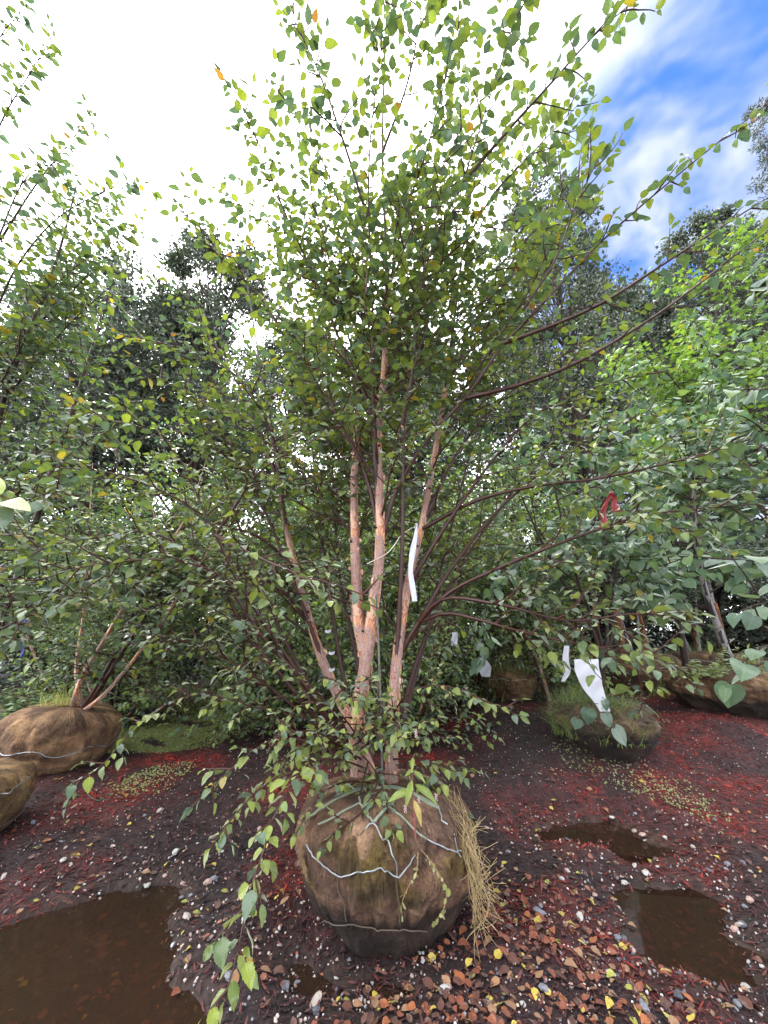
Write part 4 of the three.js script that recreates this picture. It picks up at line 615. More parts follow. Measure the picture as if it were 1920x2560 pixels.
{
  const b1 = RAGGED;
  redbud({ base: b1, label: 'redbud with a mottled grey trunk leaning from the ragged root ball at right', bark: M.grey, r0: 0.062, seed: 61, n: 46, solo: 60, stems: [[b1.clone().add(V(-0.02, 0.5, 0)), ...P([[1586, 1461, 5.35], [1552, 1360, 5.2], [1516, 1245, 5.05], [1500, 1120, 4.9], [1500, 980, 4.8]])]], branches: [P([[1516, 1245, 5.05], [1450, 1190, 4.7], [1390, 1170, 4.4], [1320, 1180, 4.2]]), P([[1510, 1200, 5], [1580, 1200, 4.5], [1659, 1215, 4.2]]), P([[1500, 1120, 4.9], [1560, 900, 4.6], [1600, 760, 4.4], [1640, 690, 4.3]]), P([[1505, 1050, 4.85], [1420, 900, 4.6], [1350, 800, 4.4]]), P([[1500, 980, 4.8], [1540, 800, 4.6], [1500, 690, 4.4]])], ball: { r: 0.66, h: 0.58, seed: 14, tone: [0.47, 0.41, 0.33], moss: 0.2, fold: 0.035, wires: null, wet: 0.26 }, limb: [0.6, 1.3], size: 1.25 });
  const b2 = GRASSY;
  redbud({ base: b2, label: 'dark-stemmed redbud growing from the grassy root ball by the white sheet', r0: 0.022, seed: 62, n: 40, solo: 60, stems: [[[1300, 1400, 4.4], [1250, 1260, 4.2], [1215, 1130, 4.1], [1180, 960, 4.0]], [[1320, 1380, 4.45], [1330, 1230, 4.4], [1380, 1090, 4.3], [1430, 980, 4.2]], [[1290, 1390, 4.5], [1200, 1230, 4.5], [1130, 1080, 4.5], [1080, 950, 4.5]], [[1310, 1390, 4.6], [1300, 1200, 4.7], [1290, 1050, 4.8], [1300, 900, 4.8]]].map((l) => [b2.clone().add(V(-0.05, 0.5, 0)), ...P(l)]), branches: [P([[1250, 1260, 4.2], [1150, 1200, 3.9], [1060, 1290, 3.7], [1040, 1420, 3.6]]), P([[1330, 1230, 4.4], [1420, 1250, 4.0], [1480, 1300, 3.8]])], ball: { r: 0.48, h: 0.54, seed: 16, tone: [0.30, 0.29, 0.27], moss: 0.45, wires: null, fold: 0.02, wet: 0.3 }, limb: [0.6, 1.2], size: 1.15, low: 0.35 });
  const b3 = gAt(3.0, 2.0);
  redbud({ base: b3, label: 'near redbud at the right edge showing only large hanging leaves', r0: 0.03, seed: 63, n: 0, solo: 80, stems: [[b3, b3.clone().add(V(-0.1, 0.9, 0)), b3.clone().add(V(-0.15, 1.8, 0.05)), b3.clone().add(V(-0.2, 3.2, 0.1))]], branches: [[b3.clone().add(V(-0.12, 1.15, 0)), ...P([[1760, 1330, 1.75], [1659, 1300, 1.7], [1600, 1320, 1.68]])], [b3.clone().add(V(-0.12, 1.3, 0)), ...P([[1800, 1250, 1.9], [1659, 1215, 1.9], [1560, 1208, 1.9]])], [b3.clone().add(V(-0.14, 2.0, 0)), ...P([[1760, 870, 1.7], [1659, 830, 1.7], [1600, 860, 1.7]])], [b3.clone().add(V(-0.16, 2.3, 0)), ...P([[1800, 640, 1.6], [1700, 590, 1.55], [1650, 600, 1.5]])], [b3.clone().add(V(-0.12, 1.0, 0)), ...P([[1790, 1420, 1.6], [1690, 1390, 1.55], [1640, 1400, 1.5]])], [b3.clone().add(V(-0.14, 1.8, 0)), ...P([[1780, 1000, 1.9], [1659, 930, 1.9], [1580, 950, 1.95]])]] });
  console.log('redbuds');
}
// ------------------------------------------------------------------ maple: light green lobed leaves on the right
{
  const MAP = [[0.25, 0.42, 0.035], [0.19, 0.34, 0.038], [0.13, 0.25, 0.045], [0.38, 0.40, 0.03]], b = gAt(4.6, 6.3);
  const t = thing('maple_tree', 'light green maple with lobed leaves at the right above the redbuds', 'maple tree', b), rng = rngOf(71), L = new Leaves(rng), T = new Geo(), lf = { gap: 0.065, size: [0.07, 0.12], weights: [5, 5, 3, 0.25], hang: 0.4, rnd: 0.5 };
  const st = [[b, b.clone().add(V(0.05, 1.2, 0)), b.clone().add(V(0.1, 2.6, 0)), ...P([[1540, 700, 6.2], [1560, 560, 6.1]])], [b.clone().add(V(0, 1.4, 0)), ...P([[1500, 900, 6], [1440, 800, 5.8], [1400, 720, 5.7]])], [b.clone().add(V(0, 1.6, 0)), ...P([[1640, 850, 6], [1720, 700, 5.9]])]];
  const cs = st.map((p, k) => { stem('trunk', t, p, k ? 0.03 : 0.055, 0.008, M.black, 10, 0.1, 0.1); return curvePts(p, 0.08); });
  for (let k = 0; k < 135; k++) { const c = cs[pick(rng, [3, 2, 2])], i = Math.floor(lerp(0.35, 0.99, rng()) * (c.length - 1)), az = rng() * 6.28, p = shoot(rng, c[i], V(Math.cos(az), lerp(0.05, 0.6, rng()), Math.sin(az)).normalize(), lerp(0.5, 1.35, rng()), { lift: 0.05, n: 8 }); stem('branch', t, p, 0.010, 0.003, M.black, 5, 0.12, 0); clothe(p, L, T, { start: 0.2, gap: 0.10, len: [0.15, 0.4], lift: 0, leaf: lf, sub: 0.35, sides: 3 }); }
  twigPart(t, T, M.black); emitLeaves(L, t, G.star, { solo: 120, palette: MAP, kind: 'maple' }); console.log('maple', L.list.length);
}
// ------------------------------------------------------------------ tall trees beyond
const DARKP = [[0.045, 0.070, 0.030], [0.060, 0.095, 0.034], [0.036, 0.055, 0.030], [0.085, 0.120, 0.038]];
function tallTree({ name = 'broadleaf_tree', label, category = 'tree', x, f, topY, crown, from = 0.35, clumps = 70, per = 230, size = [0.08, 0.13], palette = DARKP, weights = [4, 4, 3, 1], seed, geos = G.spray, bark = M.black, group = 'tall dark trees beyond the nursery', cr = [0.35, 0.75], kind = 'tall', shine = {}, bare = 0 }) {
  const q = at(x, topY, f), base = gAt(q.x, f), H = q.y - base.y, t = thing(name, label, category, base, group), rng = rngOf(seed), L = new Leaves(rng), T = new Geo();
  const trunk = [0, 0.3, 0.6, 0.92].map((k) => base.clone().add(V((rng() - 0.5) * 0.3 * k, H * k, (rng() - 0.5) * 0.3 * k))); stem('trunk', t, trunk, 0.02 * H, 0.02, bark, 10, 0.25, 0.1); const c = curvePts(trunk, 0.15);
  for (let k = 0; k < clumps; k++) {
    const h = Math.sqrt(rng()) , y = lerp(from, 0.96, 1 - h * h * 0.98), prof = Math.pow(Math.sin(Math.PI * clamp((y - from) / (1.03 - from) * 0.86 + 0.14)), 0.6), i = Math.floor(clamp(y * 1.0 - 0.12, 0.1, 0.99) * (c.length - 1)), az = rng() * 6.28, rad = crown * prof * Math.pow(rng(), 0.45);
    const e = V(base.x + Math.cos(az) * rad, base.y + y * H, base.z + Math.sin(az) * rad), mid = c[i].clone().lerp(e, 0.5).add(rv(rng, 0.25)); T.tube(curvePts([c[i], mid, e], 0.4), (w) => lerp(0.035, 0.008, w), 4);
    const R = lerp(cr[0], cr[1], rng()) * (0.6 + 0.4 * prof);
    if (rng() < bare) { for (let j = 0; j < 9; j++) T.tube(shoot(rng, e, rv(rng).add(V(0, 0.7, 0)), R * 1.2, { n: 4 }), (w) => lerp(0.012, 0.004, w), 3); continue; }
    for (let j = 0, nn = geos === G.spray ? per / 5 : per; j < nn; j++) { const d = rv(rng).normalize(), p = e.clone().addScaledVector(d, R * Math.pow(rng(), 0.42)); p.y = e.y + (p.y - e.y) * 0.7; L.add(p, d.clone().multiplyScalar(0.6).add(rv(rng, 0.7)).add(V(0, -0.3, 0)), d.clone().multiplyScalar(0.4).add(V(0, 0.8, 0)).add(rv(rng, 0.6)), lerp(size[0], size[1], rng()), pick(rng, weights)); }
  }
  twigPart(t, T, bark, 'limbs'); emitLeaves(L, t, geos, { palette, kind, foliage: 'crown', opts: shine }); return t;
}
tallTree({ label: 'dark broadleaf tree behind the left birch with a few bare twig tips', x: 300, f: 9.4, topY: 590, crown: 2.3, clumps: 95, per: 240, seed: 101, bare: 0.1 });
tallTree({ label: 'dark rounded tree just left of the middle birch crown', x: 490, f: 10.2, topY: 520, crown: 2.2, clumps: 95, per: 240, seed: 102 });
tallTree({ label: 'tall dark tree behind the right side of the middle crown', x: 1170, f: 10.5, topY: 400, crown: 2.1, clumps: 110, per: 240, seed: 103, from: 0.3 });
tallTree({ label: 'dark small-leaved tree between the blue sky and the maple', x: 1490, f: 11.5, topY: 480, crown: 2.5, clumps: 110, per: 240, seed: 104, from: 0.3 });
tallTree({ label: 'low dark tree seen through the middle of the birch crown', x: 820, f: 11.5, topY: 760, crown: 3.2, clumps: 130, per: 220, seed: 105, from: 0.2 });
tallTree({ label: 'dark tree at the far left behind the left birch', x: 40, f: 10, topY: 760, crown: 2.8, clumps: 90, per: 230, seed: 106, from: 0.2 });
[[-160, 14.5, 690, 'left birch, beyond the frame edge'], [140, 15, 660, 'left birch crown'], [400, 15.5, 650, 'two dark trees on the left'], [640, 16, 700, 'left half of the middle crown'], [900, 16, 750, 'birch stems in the middle'], [1110, 15.5, 720, 'right half of the middle crown'], [1330, 15, 640, 'blue gap in the sky'], [1570, 14.5, 600, 'maple'], [1830, 14, 560, 'near redbud']].forEach(([x, f, topY, w], k) => tallTree({ label: 'tall tree in the far row behind the ' + w, x, f, topY, crown: 3.1, from: 0.06, clumps: 150, per: 200, size: [0.12, 0.20], seed: 150 + k, group: 'trees of the far row', cr: [0.6, 1.1] }));
const PINE = [[0.040, 0.062, 0.034], [0.055, 0.085, 0.040], [0.030, 0.045, 0.030]];
tallTree({ name: 'pine_tree', label: 'tall dark pine with clumped needles at the upper right corner', category: 'pine tree', x: 1668, f: 15, topY: 170, crown: 2.6, from: 0.4, clumps: 120, per: 240, size: [0.18, 0.30], palette: PINE, weights: [3, 2, 2], seed: 107, geos: [bladeGeo({ stations: 2, wide: 0.11, stalk: 0, droop: 0.05, seed: 12 })], group: undefined, cr: [0.35, 0.6], kind: 'pine' });
console.log('tall');
// shrubs closing the view at the back
[[-10.5, 9.0, 'leafy shrub beyond the left edge of the back row'], [11, 9.5, 'leafy shrub beyond the redbud at far right'], [-7.5, 9.5, 'leafy shrub at the far left of the back row'], [-5.2, 10.5, 'leafy shrub behind the tan root ball'], [-2.6, 10.5, 'leafy shrub in the back row under the left dark trees'], [0.2, 11, 'leafy shrub straight behind the middle birch'], [3.0, 11, 'leafy shrub in the back row behind the wrapped trunks'], [5.6, 10.8, 'leafy shrub behind the leaning grey trunk'], [8.6, 10.2, 'leafy shrub at the right end of the back row']].forEach(([x, f, label], k) => {
  const q = project(V(x, 3.8, -f)); tallTree({ name: 'shrub', label: 'dark ' + label, category: 'shrub', x: q.x, f, topY: q.y, crown: 2.0, from: 0.05, clumps: 85, per: 170, size: [0.07, 0.12], seed: 120 + k, group: 'shrubs along the back', kind: 'tall' });
});
// young wrapped trees at the back right, each in its own ball
[[1284, 1300, 1345, 8.2, 'slim tree with a burlap-wrapped trunk behind the redbud stems'], [1335, 1200, 1385, 6.9, 'tree with grey bark above a burlap sleeve by the white sheet'], [1384, 1237, 1370, 7.6, 'tree with a gathered burlap sleeve between two wrapped trunks'], [1500, 1270, 1360, 8.6, 'reddish wrapped trunk left of the leaning grey trunk'], [1560, 1270, 1360, 8.0, 'thick wrapped trunk just behind the leaning grey trunk']].forEach(([x, y0, y1, f, label], k) => {
  const b = gAt(at(x, y1, f).x, f), t = thing('wrapped_tree', label, 'tree', b, 'wrapped trees at the back right'), rng = rngOf(140 + k), L = new Leaves(rng), T = new Geo(), h0 = 0.42;
  rootBall(t, { at: b, r: 0.5, h: 0.46, seed: 30 + k, tone: [0.30, 0.25, 0.18], moss: 0.7, nt: 60, nv: 30 });
  const r = k === 4 ? 0.075 : 0.05, p = [0, 0.35, 0.7, 1].map((q) => b.clone().add(V(0.06 * Math.sin(q * 3 + k), h0 + q * 3.2, 0))); stem('trunk', t, p, r * 0.8, 0.015, M.grey, 8, 0.1, 0.08);
  const w = [0, 0.1, 0.25, 0.32].map((q) => b.clone().add(V(0.06 * Math.sin(q * 3 + k), h0 - 0.02 + q * 3.2, 0))); stem('trunk_wrap', t, w, r * 1.15, r * 0.98, M.wrap, 10, 0.03, 0.14);
  const c = curvePts(p, 0.1); for (let j = 0; j < 34; j++) { const i = Math.floor(lerp(0.42, 0.98, rng()) * (c.length - 1)), az = rng() * 6.28, s = shoot(rng, c[i], V(Math.cos(az), 0.4, Math.sin(az)), lerp(0.5, 1.1, rng()), { n: 6 }); stem('branch', t, s, 0.009, 0.003, M.black, 4, 0.2, 0); clothe(s, L, T, { start: 0.15, gap: 0.1, len: [0.15, 0.35], leaf: { gap: 0.07, size: [0.07, 0.11], weights: [3, 3, 3, 1], hang: 0.5 }, sub: 0.3, sides: 3 }); }
  twigPart(t, T, M.black); emitLeaves(L, t, G.tiny, { palette: [[0.06, 0.11, 0.04], [0.08, 0.14, 0.045], [0.045, 0.085, 0.04], [0.11, 0.17, 0.04]], kind: 'birch' });
});
console.log('trees done');
// ------------------------------------------------------------------ stones and fallen leaves
const MARKS = [[0, 2.6, 'the middle root ball'], [-1.6, 1.7, 'the front left puddle centre'], [1.45, 1.85, 'the oval puddle centre'], [1.2, 2.9, 'the narrow puddle centre'], [-3.2, 4.2, 'the tan root ball'], [2.3, 4.2, 'the grassy root ball'], [0.5, 1.6, 'the leafy front puddle'], [-1.2, 3.0, 'the dark mulch patch'], [1.6, 3.6, 'the seedling bank'], [-0.6, 1.6, 'the hanging shoot tip']];
const where = (x, f) => { const m = MARKS.reduce((a, q) => { const d = Math.hypot(x - q[0], f - q[1]); return d < a[0] ? [d, q] : a; }, [99, null])[1], dx = x - m[0], df = f - m[1]; return (Math.abs(dx) > Math.abs(df) ? (dx < 0 ? 'left of ' : 'right of ') : df < 0 ? 'in front of ' : 'behind ') + m[2]; };
const inView = (p) => { const q = project(p); return q.depth > 0.3 && q.x > 5 && q.x < 1654 && q.y > 5 && q.y < 2205; };
{
  const rng = rngOf(601), geos = [1, 2, 3, 4, 5].map((k) => pebbleGeo(k * 3, 1)), tones = [[0.46, 0.44, 0.42, 'white'], [0.40, 0.34, 0.30, 'tan'], [0.20, 0.20, 0.23, 'blue-grey'], [0.45, 0.30, 0.26, 'pinkish'], [0.10, 0.10, 0.12, 'dark grey']];
  const mats = tones.map((c) => std({ color: C(c[0], c[1], c[2]), roughness: 0.45, bumpMap: soilBump, bumpScale: 0.002 }));
  for (let k = 0, tries = 0; k < 230 && tries < 6000; tries++) {
    const [x, f] = spot(rng, 0.95, 3.6, 1.0), h = height(x, -f), p = V(x, h, -f), s = pudd(x, -f); if (!inView(p) || h < -0.02 || Math.hypot(x, f - 2.6) < 0.4) continue;
    if (s > 0.35 && rng() < 0.72) continue;
    const c = pick(rng, [3, 3, 2, 3, 2.5]), r = lerp(0.007, 0.024, rng() ** 2.6), m = mesh('stone', geos[k % 5], mats[c]); m.position.set(x, h + 0.006 + r * 0.25, -f); m.rotation.set(rng() * 0.6 - 0.3, rng() * 6.28, rng() * 0.6 - 0.3); m.scale.set(r * (0.9 + 0.5 * rng()), r, r);
    tag(m, `${r > 0.015 ? 'larger' : r > 0.0095 ? 'small' : 'tiny'} ${tones[c][3]} stone ${where(x, f)}`, 'stone', 'stones scattered in the mulch'); k++;
  }
}
const LITTER = [[0.26, 0.070, 0.030, 'rust brown'], [0.13, 0.045, 0.030, 'dark brown'], [0.34, 0.18, 0.09, 'tan'], [0.62, 0.46, 0.07, 'yellow'], [0.40, 0.40, 0.07, 'yellow-green'], [0.40, 0.12, 0.035, 'orange']];
{
  const rng = rngOf(602), geos = [[0.10, 0.25, 0.1], [0.03, 0.4, -0.15], [0.2, 0.12, 0.15], [0.06, -0.15, 0.1]].map(([fold, droop, roll], k) => bladeGeo({ stations: 9, notch: 0.05, wide: 0.36, fold, droop, roll, stalk: 0.2, seed: 20 + k }));
  const mats = LITTER.map((c) => leafMat(C(c[0], c[1], c[2]), { transmission: 0.15, clearcoat: 0.6 }));
  const weightsAt = (z) => [5 * z + 1, 4, 2, 0.8, 0.5, 2 * z + 0.4];
  const place = (rng_) => { const [x, f] = spot(rng_, 0.95, 4.2, 1.1), z = inZone(LITZ, x, -f); if (rng_() > 0.10 + z * 0.95) return null; if (Math.hypot(x, f - 2.6) < 0.38) return null; return [x, f, z]; };
  for (let k = 0, tries = 0; k < 270 && tries < 20000; tries++) {
    const a = place(rng); if (!a) continue; const [x, f, z] = a, h = height(x, -f), p = V(x, h, -f); if (!inView(p)) continue;
    const c = pick(rng, weightsAt(z)), m = mesh('fallen_leaf', geos[k % 4], mats[c]), s = lerp(0.026, 0.058, rng() ** 1.2), sunk = h < -0.005;
    m.position.set(x, h + (sunk ? 0.006 : 0.016), -f); m.quaternion.setFromEuler(new THREE.Euler(-Math.PI / 2 + (rng() - 0.5) * (sunk ? 0.2 : 0.8), (rng() - 0.5) * (sunk ? 0.2 : 0.8), rng() * 6.28)); m.scale.setScalar(s);
    tag(m, `${s > 0.044 ? 'large ' : s < 0.033 ? 'small ' : ''}${LITTER[c][3]} fallen leaf ${sunk ? 'under water ' : ''}${where(x, f)}`, 'fallen leaf', 'fallen leaves on the mulch'); k++;
  }
  scatter('leaf_litter', 'brown and orange leaf litter spread over the mulch', 'leaf litter', geos, leafMat(C(1, 1, 1), { transmission: 0.15, clearcoat: 0.6 }), 2600, 603, (r) => { const a = place(r); if (!a) return null; const [x, f, z] = a, h = height(x, -f), sunk = h < -0.005, s = lerp(0.016, 0.048, r() ** 1.4); return { p: V(x, h + (sunk ? 0.005 : 0.012), -f), e: new THREE.Euler(-Math.PI / 2 + (r() - 0.5) * (sunk ? 0.2 : 0.7), (r() - 0.5) * (sunk ? 0.2 : 0.7), r() * 6.28), s: V(s, s, s), z }; }, (o, r) => { const c = LITTER[pick(r, weightsAt(o.z))], k = 0.7 + 0.5 * r(); return C(c[0] * k, c[1] * k, c[2] * k); });
}
// drowned leaves on the beds of the puddles
{
  const rng = rngOf(605), list = [[1, 70], [0, 60], [2, 40]]; const geo = [bladeGeo({ stations: 6, wide: 0.36, fold: 0.05, droop: 0.1, seed: 33 })];
  scatter('drowned_leaves', 'brown leaves lying on the beds of the puddles', 'leaf litter', geo, leafMat(C(1, 1, 1), { transmission: 0.1, clearcoat: 0 }), 260, 606, (r) => { const k = list[pick(r, [3, 3, 2])][0], poly = PUD[k], a = poly[Math.floor(r() * poly.length)], b = poly[Math.floor(r() * poly.length)], t = r(), x = lerp(a[0], b[0], t), z = lerp(a[1], b[1], t), h = height(x, z); if (h > -0.015) return null; const s = lerp(0.03, 0.07, r()); return { p: V(x, h + 0.006, z), e: new THREE.Euler(-Math.PI / 2 + (r() - 0.5) * 0.25, (r() - 0.5) * 0.25, r() * 6.28), s: V(s, s, s) }; }, (o, r) => { const c = LITTER[pick(r, [3, 4, 2, 0.3, 0, 1])]; return C(c[0] * 0.6, c[1] * 0.6, c[2] * 0.6); });
  void rng;
}
// ------------------------------------------------------------------ grass, moss and weeds
const bladeG = [0.55, 1.0].map((bend, k) => { const g = new Geo(), n = 6; for (let j = 0; j <= n; j++) { const t = j / n, w = 0.016 * (1 - t * 0.95); g.p.push(-w, t * (1 - 0.35 * bend * t), -bend * t * t, w, t * (1 - 0.35 * bend * t), -bend * t * t); g.u.push(0.5, t, 0.52, t); if (j) { const a = (j - 1) * 2; g.i.push(a, a + 1, a + 2, a + 1, a + 3, a + 2); } } void k; return g.build(true); });
const grassMat = leafMat(C(1, 1, 1), { map: null, bumpMap: null, transmission: 0.35, clearcoat: 0.3 });
function grass(label, count, seed, place, len, cols, name = 'grass') { return scatter(name, label, 'grass', bladeG, grassMat, count, seed, (r) => { const p = place(r); if (!p) return null; const l = lerp(len[0], len[1], r()); return { p, e: new THREE.Euler((r() - 0.5) * 0.9, r() * 6.28, (r() - 0.5) * 0.9, 'YXZ'), s: V(l, l, l) }; }, (o, r) => { const c = cols[Math.floor(r() * cols.length)], k = 0.7 + 0.6 * r(); return C(c[0] * k, c[1] * k, c[2] * k); }); }
const GREENS = [[0.15, 0.22, 0.04], [0.10, 0.17, 0.04], [0.22, 0.26, 0.05]], STRAWS = [[0.42, 0.34, 0.16], [0.30, 0.26, 0.10], [0.20, 0.24, 0.06]];
const onTop = (c, r, h, a0, a1, lo = 0.2, hi = 1) => (rng) => { const a = lerp(a0, a1, rng()), q = lerp(lo, hi, Math.sqrt(rng())); return V(c.x + Math.sin(a) * r * q, c.y + h * Math.sqrt(Math.max(0, 1 - Math.pow(q * 0.93, 2.6))) - 0.02, c.z + Math.cos(a) * r * q); };
{
  const b = GRASSY, b1 = RAGGED, tan = gAt(-3.45, 4.6); tan.y -= 0.09;
  grass('long green grass spilling over the ball by the white sheet', 1900, 701, onTop(b, 0.49, 0.52, -2.6, 0.3), [0.10, 0.32], GREENS);
  grass('grass tuft on the right shoulder of the ball by the white sheet', 450, 702, onTop(b, 0.46, 0.53, 0.3, 1.6, 0.5), [0.10, 0.24], GREENS);
  grass('yellow-green grass tuft on top of the tan root ball', 90, 703, (r) => V(tan.x - 0.12 + r() * 0.25, tan.y + 0.62, tan.z + 0.1 + (r() - 0.5) * 0.2), [0.10, 0.26], [[0.45, 0.46, 0.10], [0.30, 0.36, 0.06]]);
  grass('thin grass on the ragged root ball at right', 260, 704, onTop(b1, 0.6, 0.56, -1.5, 2.2, 0.2, 0.9), [0.08, 0.28], GREENS);
  // straw-covered ball at the back, and grassy balls behind
  const b4 = gAt(1.94, 6.4);
  growBirch({ base: b4, label: 'thin sapling in the straw covered root ball at the back', stems: 2, bark: [M.dark], height: 1.6, spread: 0.3, n: 6, seed: 81, ball: { r: 0.35, h: 0.42, seed: 19, tone: [0.55, 0.46, 0.32], moss: 0.2, nt: 70, nv: 36 }, group: undefined, limb: [0.3, 0.6] });
  grass('dry straw and grass lying over the root ball at the back', 900, 705, onTop(b4, 0.37, 0.42, -3, 3), [0.14, 0.34], [...STRAWS, GREENS[0]]);
  grass('rough grass growing between the balls at the back right', 5200, 706, (r) => { const x = lerp(3.0, 9, r()), f = lerp(6.2, 10, r()); return V(x, height(x, -f) - 0.01 + (fbm(x * 1.2, f * 1.2, 5, 2) > 0.5 ? 0 : 0), -f); }, [0.12, 0.42], GREENS);
  grass('green weeds and grass behind the middle root ball', 2600, 707, (r) => { const x = lerp(-6.5, 3, r()), f = lerp(6.0, 9, r()); return V(x, height(x, -f) - 0.01, -f); }, [0.12, 0.4], GREENS);
  const b5 = gAt(4.5, 7.3), b6 = gAt(6.4, 8.4);
  [[b5, 'low grassy root ball behind the red mulch heap', 83], [b6, 'grassy root ball at the back behind the grey trunk', 84]].forEach(([q, label, sd]) => { growBirch({ base: q, label: 'sapling in the ' + label, stems: 2, bark: [M.grey], height: 2.6, spread: 0.35, n: 10, seed: sd, ball: { r: 0.58, h: 0.48, seed: sd, tone: [0.36, 0.28, 0.2], moss: 0.4, nt: 70, nv: 36 }, start: 0.4, low: 0.4, limb: [0.4, 0.8], group: 'saplings at the back right' }); });
  grass('green grass fringe on the low ball behind the red mulch heap', 700, 708, onTop(b5, 0.58, 0.48, -3, 3), [0.10, 0.28], [...GREENS, STRAWS[0]]);
  grass('green grass fringe on the back ball behind the grey trunk', 500, 709, onTop(b6, 0.58, 0.48, -3, 3), [0.10, 0.28], GREENS);
}
const MOSS = [[0.24, 0.29, 0.05], [0.17, 0.23, 0.045], [0.34, 0.34, 0.07]];
scatter('moss', 'low yellow-green moss and clover carpet left of the middle ball', 'moss', G.round, leafMat(C(1, 1, 1), { map: null, bumpMap: null, clearcoat: 0.2 }), 20000, 711, (r) => { const z0 = MOSSZ[Math.floor(r() * MOSSZ.length)], a = r() * 6.28, q = Math.sqrt(r()) * z0[2] * 1.15, x = z0[0] + Math.cos(a) * q, z = z0[1] + Math.sin(a) * q; if (fbm(x * 4, z * 4, 85, 3) < 0.40) return null; const s = lerp(0.010, 0.024, r()); return { p: V(x, height(x, z) + 0.006 + r() * 0.014, z), e: new THREE.Euler(-1.3 + (r() - 0.5), r() * 0.6, r() * 6.28), s: V(s, s, s) }; }, (o, r) => { const c = MOSS[Math.floor(r() * 3)], k = 0.7 + 0.6 * r(); return C(c[0] * k, c[1] * k, c[2] * k); });
{
  const spots = zone([[330, 1690, 0.22, 1], [370, 1665, 0.18, 1], [290, 1700, 0.15, 1], [1390, 1700, 0.22, 1], [1320, 1660, 0.3, 1], [1460, 1720, 0.2, 1], [1500, 1745, 0.2, 1], [1250, 1640, 0.2, 1], [1180, 1500, 0.25, 1], [600, 1660, 0.12, 1]]);
  scatter('seedlings', 'tiny pale green seedlings sprouting in the mulch', 'seedlings', G.round, leafMat(C(1, 1, 1), { map: null, bumpMap: null, clearcoat: 0.2 }), 1500, 712, (r) => { const z0 = spots[Math.floor(r() * spots.length)], a = r() * 6.28, q = Math.sqrt(r()) * z0[2] * 1.2, x = z0[0] + Math.cos(a) * q, z = z0[1] + Math.sin(a) * q, s = lerp(0.008, 0.018, r()); return { p: V(x, height(x, z) + 0.015 + r() * 0.03, z), e: new THREE.Euler(-1.2 + (r() - 0.5), r() * 0.6, r() * 6.28), s: V(s, s, s) }; }, (o, r) => { const k = 0.7 + 0.6 * r(); return C(0.30 * k, 0.34 * k, 0.10 * k); });
}
// leafy weeds
function weed(label, base, { n = 60, r = 0.2, h = 0.25, geos = G.star, palette, weights, size = [0.03, 0.05], seed, kind, category = 'weed', solo = 30 }) {
  const t = thing('weed', label, category, base), rng = rngOf(seed), L = new Leaves(rng), T = new Geo();
  for (let k = 0; k < n / 6; k++) { const a = rng() * 6.28, p = shoot(rng, base.clone().add(V(Math.cos(a) * r * 0.25, 0, Math.sin(a) * r * 0.25)), V(Math.cos(a) * r, h, Math.sin(a) * r), Math.hypot(r, h) * (0.5 + 0.7 * rng()), { n: 5, lift: -0.1 }); T.tube(p, 0.0018, 3); leafTwig(L, p, { from: 0.3, gap: 0.022, size, weights, hang: 0.2, rnd: 0.4 }); }
  twigPart(t, T, M.twig, 'stems'); emitLeaves(L, t, geos, { solo, palette, kind }); return t;
}
const LIME = [[0.30, 0.44, 0.05], [0.22, 0.36, 0.05], [0.36, 0.44, 0.06]];
